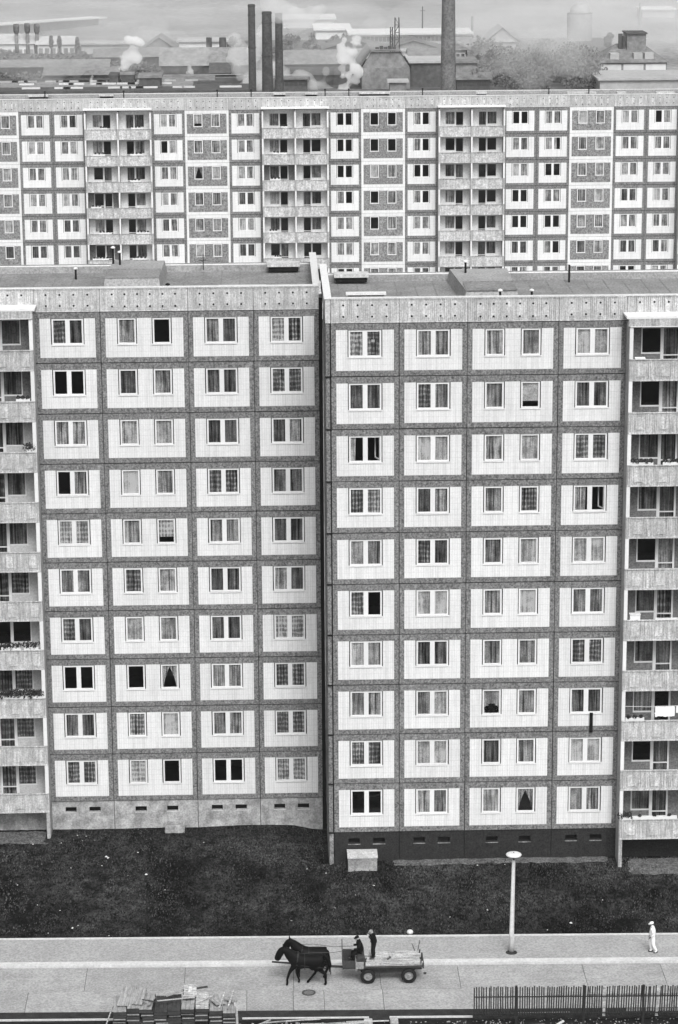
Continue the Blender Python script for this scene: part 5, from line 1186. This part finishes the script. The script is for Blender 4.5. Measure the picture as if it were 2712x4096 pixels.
tl = [(2440, 130, 185, 575, 50, 'bushy tree rising beside the villa chimneys'), (2420, 215, 285, 540, 78, 'round tree in front of the left end of the villa'), (2375, 292, 365, 495, 50, 'dark round tree below the villa at the left'), (2310, 240, 350, 500, 70, 'dark tree next to the pole, right of the wood'),
      (1975, 195, 340, 500, 110, 'big dark tree at the left end of the wood'), (2065, 235, 350, 495, 100, 'second big tree of the wood'), (2160, 205, 345, 505, 110, 'tall grey tree in the middle of the wood'), (2245, 215, 350, 512, 90, 'grey tree at the right end of the wood')]
for i, (px, yt, yb_, Y, w, lb) in enumerate(tl): tree('broadleaf_tree', lb, px, yt, yb_, Y, w, False, i+20, 900)
# woodland and scrub that read as masses
def scrub(name, label, px0, px1, y0, y1, Yr, n, r, seed, mat='leaf_far'):
    m = MB(); q2 = random.Random(seed)
    for i in range(n):
        Y = q2.uniform(*Yr); px = q2.uniform(px0, px1); x = at(px, 300, Y=Y).x; rr_ = r*q2.uniform(.5, 1.2); hmax = q2.uniform(y0, y1)
        leaves(m, (x, Y, GF+rr_*.5+hmax*q2.random()), rr_, 60, .36, i+seed*100, 0, (1, 1, .8), .3)
    ob(name, (m, mat), kind='stuff', label=label, category='woodland')
scrub('woodland', 'hazy dark wood in front of the domed tower', 1905, 2400, 1, 5, (480, 560), 150, 2.6, 1)
scrub('scrub', 'low scrub on the rising ground at the far left', -80, 640, .1, .5, (485, 585), 260, 1.5, 2)
scrub('scrub', 'low scrub between the works halls in the centre', 900, 1450, .1, .5, (560, 640), 90, 1.3, 3)

# ------------------------------------------------------------------ steam and smoke
def plume(name, label, pts, Y, mat, vox=.6, disp=.8, seed=0):
    """pts: (px, py, radius in m) strung along the plume; one lumpy closed surface filled with even vapour"""
    P = [(at(px, py, Y=Y+dy), r) for px, py, r, dy in [(p+(0,))[:4] for p in pts]]; q2 = random.Random(seed); bm = bmesh.new(); base = P[0][0].copy()
    for i, (p, r) in enumerate(P):
        seg = [(p, r)]
        if i+1 < len(P):
            p2, r2 = P[i+1]; k = max(1, int((p2-p).length/(min(r, r2)*.6)))
            for j in range(1, k): seg.append((p.lerp(p2, j/k), r+(r2-r)*j/k))
        for c_, rr_ in seg:
            for _ in range(6):
                smo = mat in ('smog', 'steam_faint'); o_ = Vector((q2.uniform(-1, 1), q2.uniform(-1, 1), q2.uniform(-1, 1)))*rr_*(.5 if smo else .85); rs = rr_*(q2.uniform(.5, .8) if smo else q2.uniform(.16, .58))
                bmesh.ops.create_icosphere(bm, subdivisions=2, radius=rs, matrix=Matrix.Translation(c_-base+o_))
    me = bpy.data.meshes.new(name); bm.to_mesh(me); bm.free(); me.materials.append(MATS[mat])
    o = bpy.data.objects.new(name, me); COL.objects.link(o); o.location = base
    rm = o.modifiers.new('union', 'REMESH'); rm.mode = 'VOXEL'; rm.voxel_size = vox
    tx = bpy.data.textures.new(name, 'CLOUDS'); tx.noise_scale = disp*3; tx.noise_depth = 3
    d = o.modifiers.new('lumps', 'DISPLACE'); d.texture = tx; d.strength = disp*2.2; d.mid_level = .5
    o['label'] = label; o['category'] = 'steam'; o['kind'] = 'stuff'
    return o
plume('smog', 'wide smog bank hanging over the far end of the works', [(-200, 60, 15), (300, 50, 17), (800, 55, 16), (1300, 50, 17), (1800, 60, 17), (2300, 55, 18), (2900, 60, 16)], 668, 'smog', 3.0, .3, 20)
plume('smog', 'lower smog bank drifting over the middle of the works', [(-200, 160, 10), (400, 150, 11), (950, 165, 10), (1500, 150, 11), (2100, 160, 12), (2800, 170, 11)], 612, 'smog', 2.5, .3, 21)
plume('steam', 'bright steam plume rising in puffs at the left', [(503, 284, .5), (503, 262, 1.3), (515, 240, 1.9), (530, 212, 2.6), (540, 185, 2.0), (528, 165, 1.2)], 478, 'steam_dense', .5, .5, 1)
plume('steam', 'thin veil of vapour drifting round the left steam plume', [(505, 270, 1.6), (520, 235, 2.6), (545, 195, 3.4), (575, 165, 3.8), (620, 140, 4.2)], 484, 'steam_faint', .6, .9, 31)
plume('steam', 'thin veil of vapour drifting round the centre steam column', [(1375, 355, 2.2), (1405, 310, 3.2), (1410, 250, 3.2), (1425, 190, 3.4), (1470, 140, 4.2)], 494, 'steam_faint', .6, .9, 32)
plume('steam', 'tiny white steam jet at the left', [(362, 338, .4), (365, 322, .5), (369, 308, .4)], 474, 'steam_dense', .25, .2, 2)
plume('steam', 'small white steam wisp before the long grey hall', [(768, 305, .6), (760, 288, .8), (757, 268, .7)], 500, 'steam_dense', .3, .3, 3)
plume('steam', 'broad steam cloud rising left of the thick chimney', [(1020, 366, 2.6, 30), (1000, 330, 3.4, 28), (1015, 290, 4.2, 26), (1000, 240, 4.8, 26), (975, 205, 4.6, 28), (1010, 180, 4.0, 28)], 450, 'steam_thin', .8, 1.4, 4)
plume('steam', 'low steam cloud spreading right of the thick chimney', [(1112, 330, 3.6), (1120, 290, 2.6), (1150, 335, 3.2), (1200, 345, 3.4), (1250, 340, 3.8), (1290, 360, 2.6), (1320, 368, 1.4)], 490, 'steam_thin', .8, 1.3, 5)
plume('steam', 'twisting bright steam column in the centre', [(1368, 368, 1.2), (1388, 345, 1.6), (1402, 320, 2.4), (1400, 285, 2.6), (1395, 250, 2.0), (1390, 220, 2.2), (1400, 190, 2.0), (1425, 165, 1.4), (1432, 150, .7)], 488, 'steam_dense', .45, .6, 6)
plume('smoke', 'thin pale smoke drifting right from the top of the thick chimney', [(1068, 40, 1.2), (1095, 20, 2.4), (1135, 15, 3.4), (1190, 5, 4.4), (1260, -10, 5.5)], 425, 'steam_thin', .8, 1.2, 7)
plume('smoke', 'large faint smoke bank in the haze at the upper right', [(1930, 40, 8), (2050, 130, 10), (2150, 90, 11), (2260, 150, 10), (2380, 90, 11), (2500, 100, 11), (2650, 70, 10), (2760, 60, 9)], 545, 'steam_faint', 2.0, 4, 8)
plume('smoke', 'thin mist lying over the works halls in the centre', [(1150, 250, 5), (1300, 235, 6), (1500, 225, 5), (1650, 240, 5), (1760, 220, 5)], 500, 'steam_faint', 1.4, 2.5, 12)
plume('smoke', 'thin mist over the scrub at the far left', [(-40, 230, 5), (150, 225, 5), (350, 210, 6), (560, 200, 5), (780, 215, 5)], 480, 'steam_faint', 1.4, 2.5, 13)
plume('smoke', 'faint pale smoke over the wood at the right', [(1985, 235, 4), (2060, 215, 6), (2150, 235, 7), (2240, 200, 7), (2330, 225, 5)], 480, 'steam_faint', 1.4, 2.5, 9)

# ------------------------------------------------------------------ the hazy air: one closed box round the camera and everything built
m = MB(); m.box(-1530, 1530, -290, 2530, -7.2, 56.0)
ob('haze', (m, 'haze_air'), kind='stuff', label='thin pale haze filling the air', category='haze')
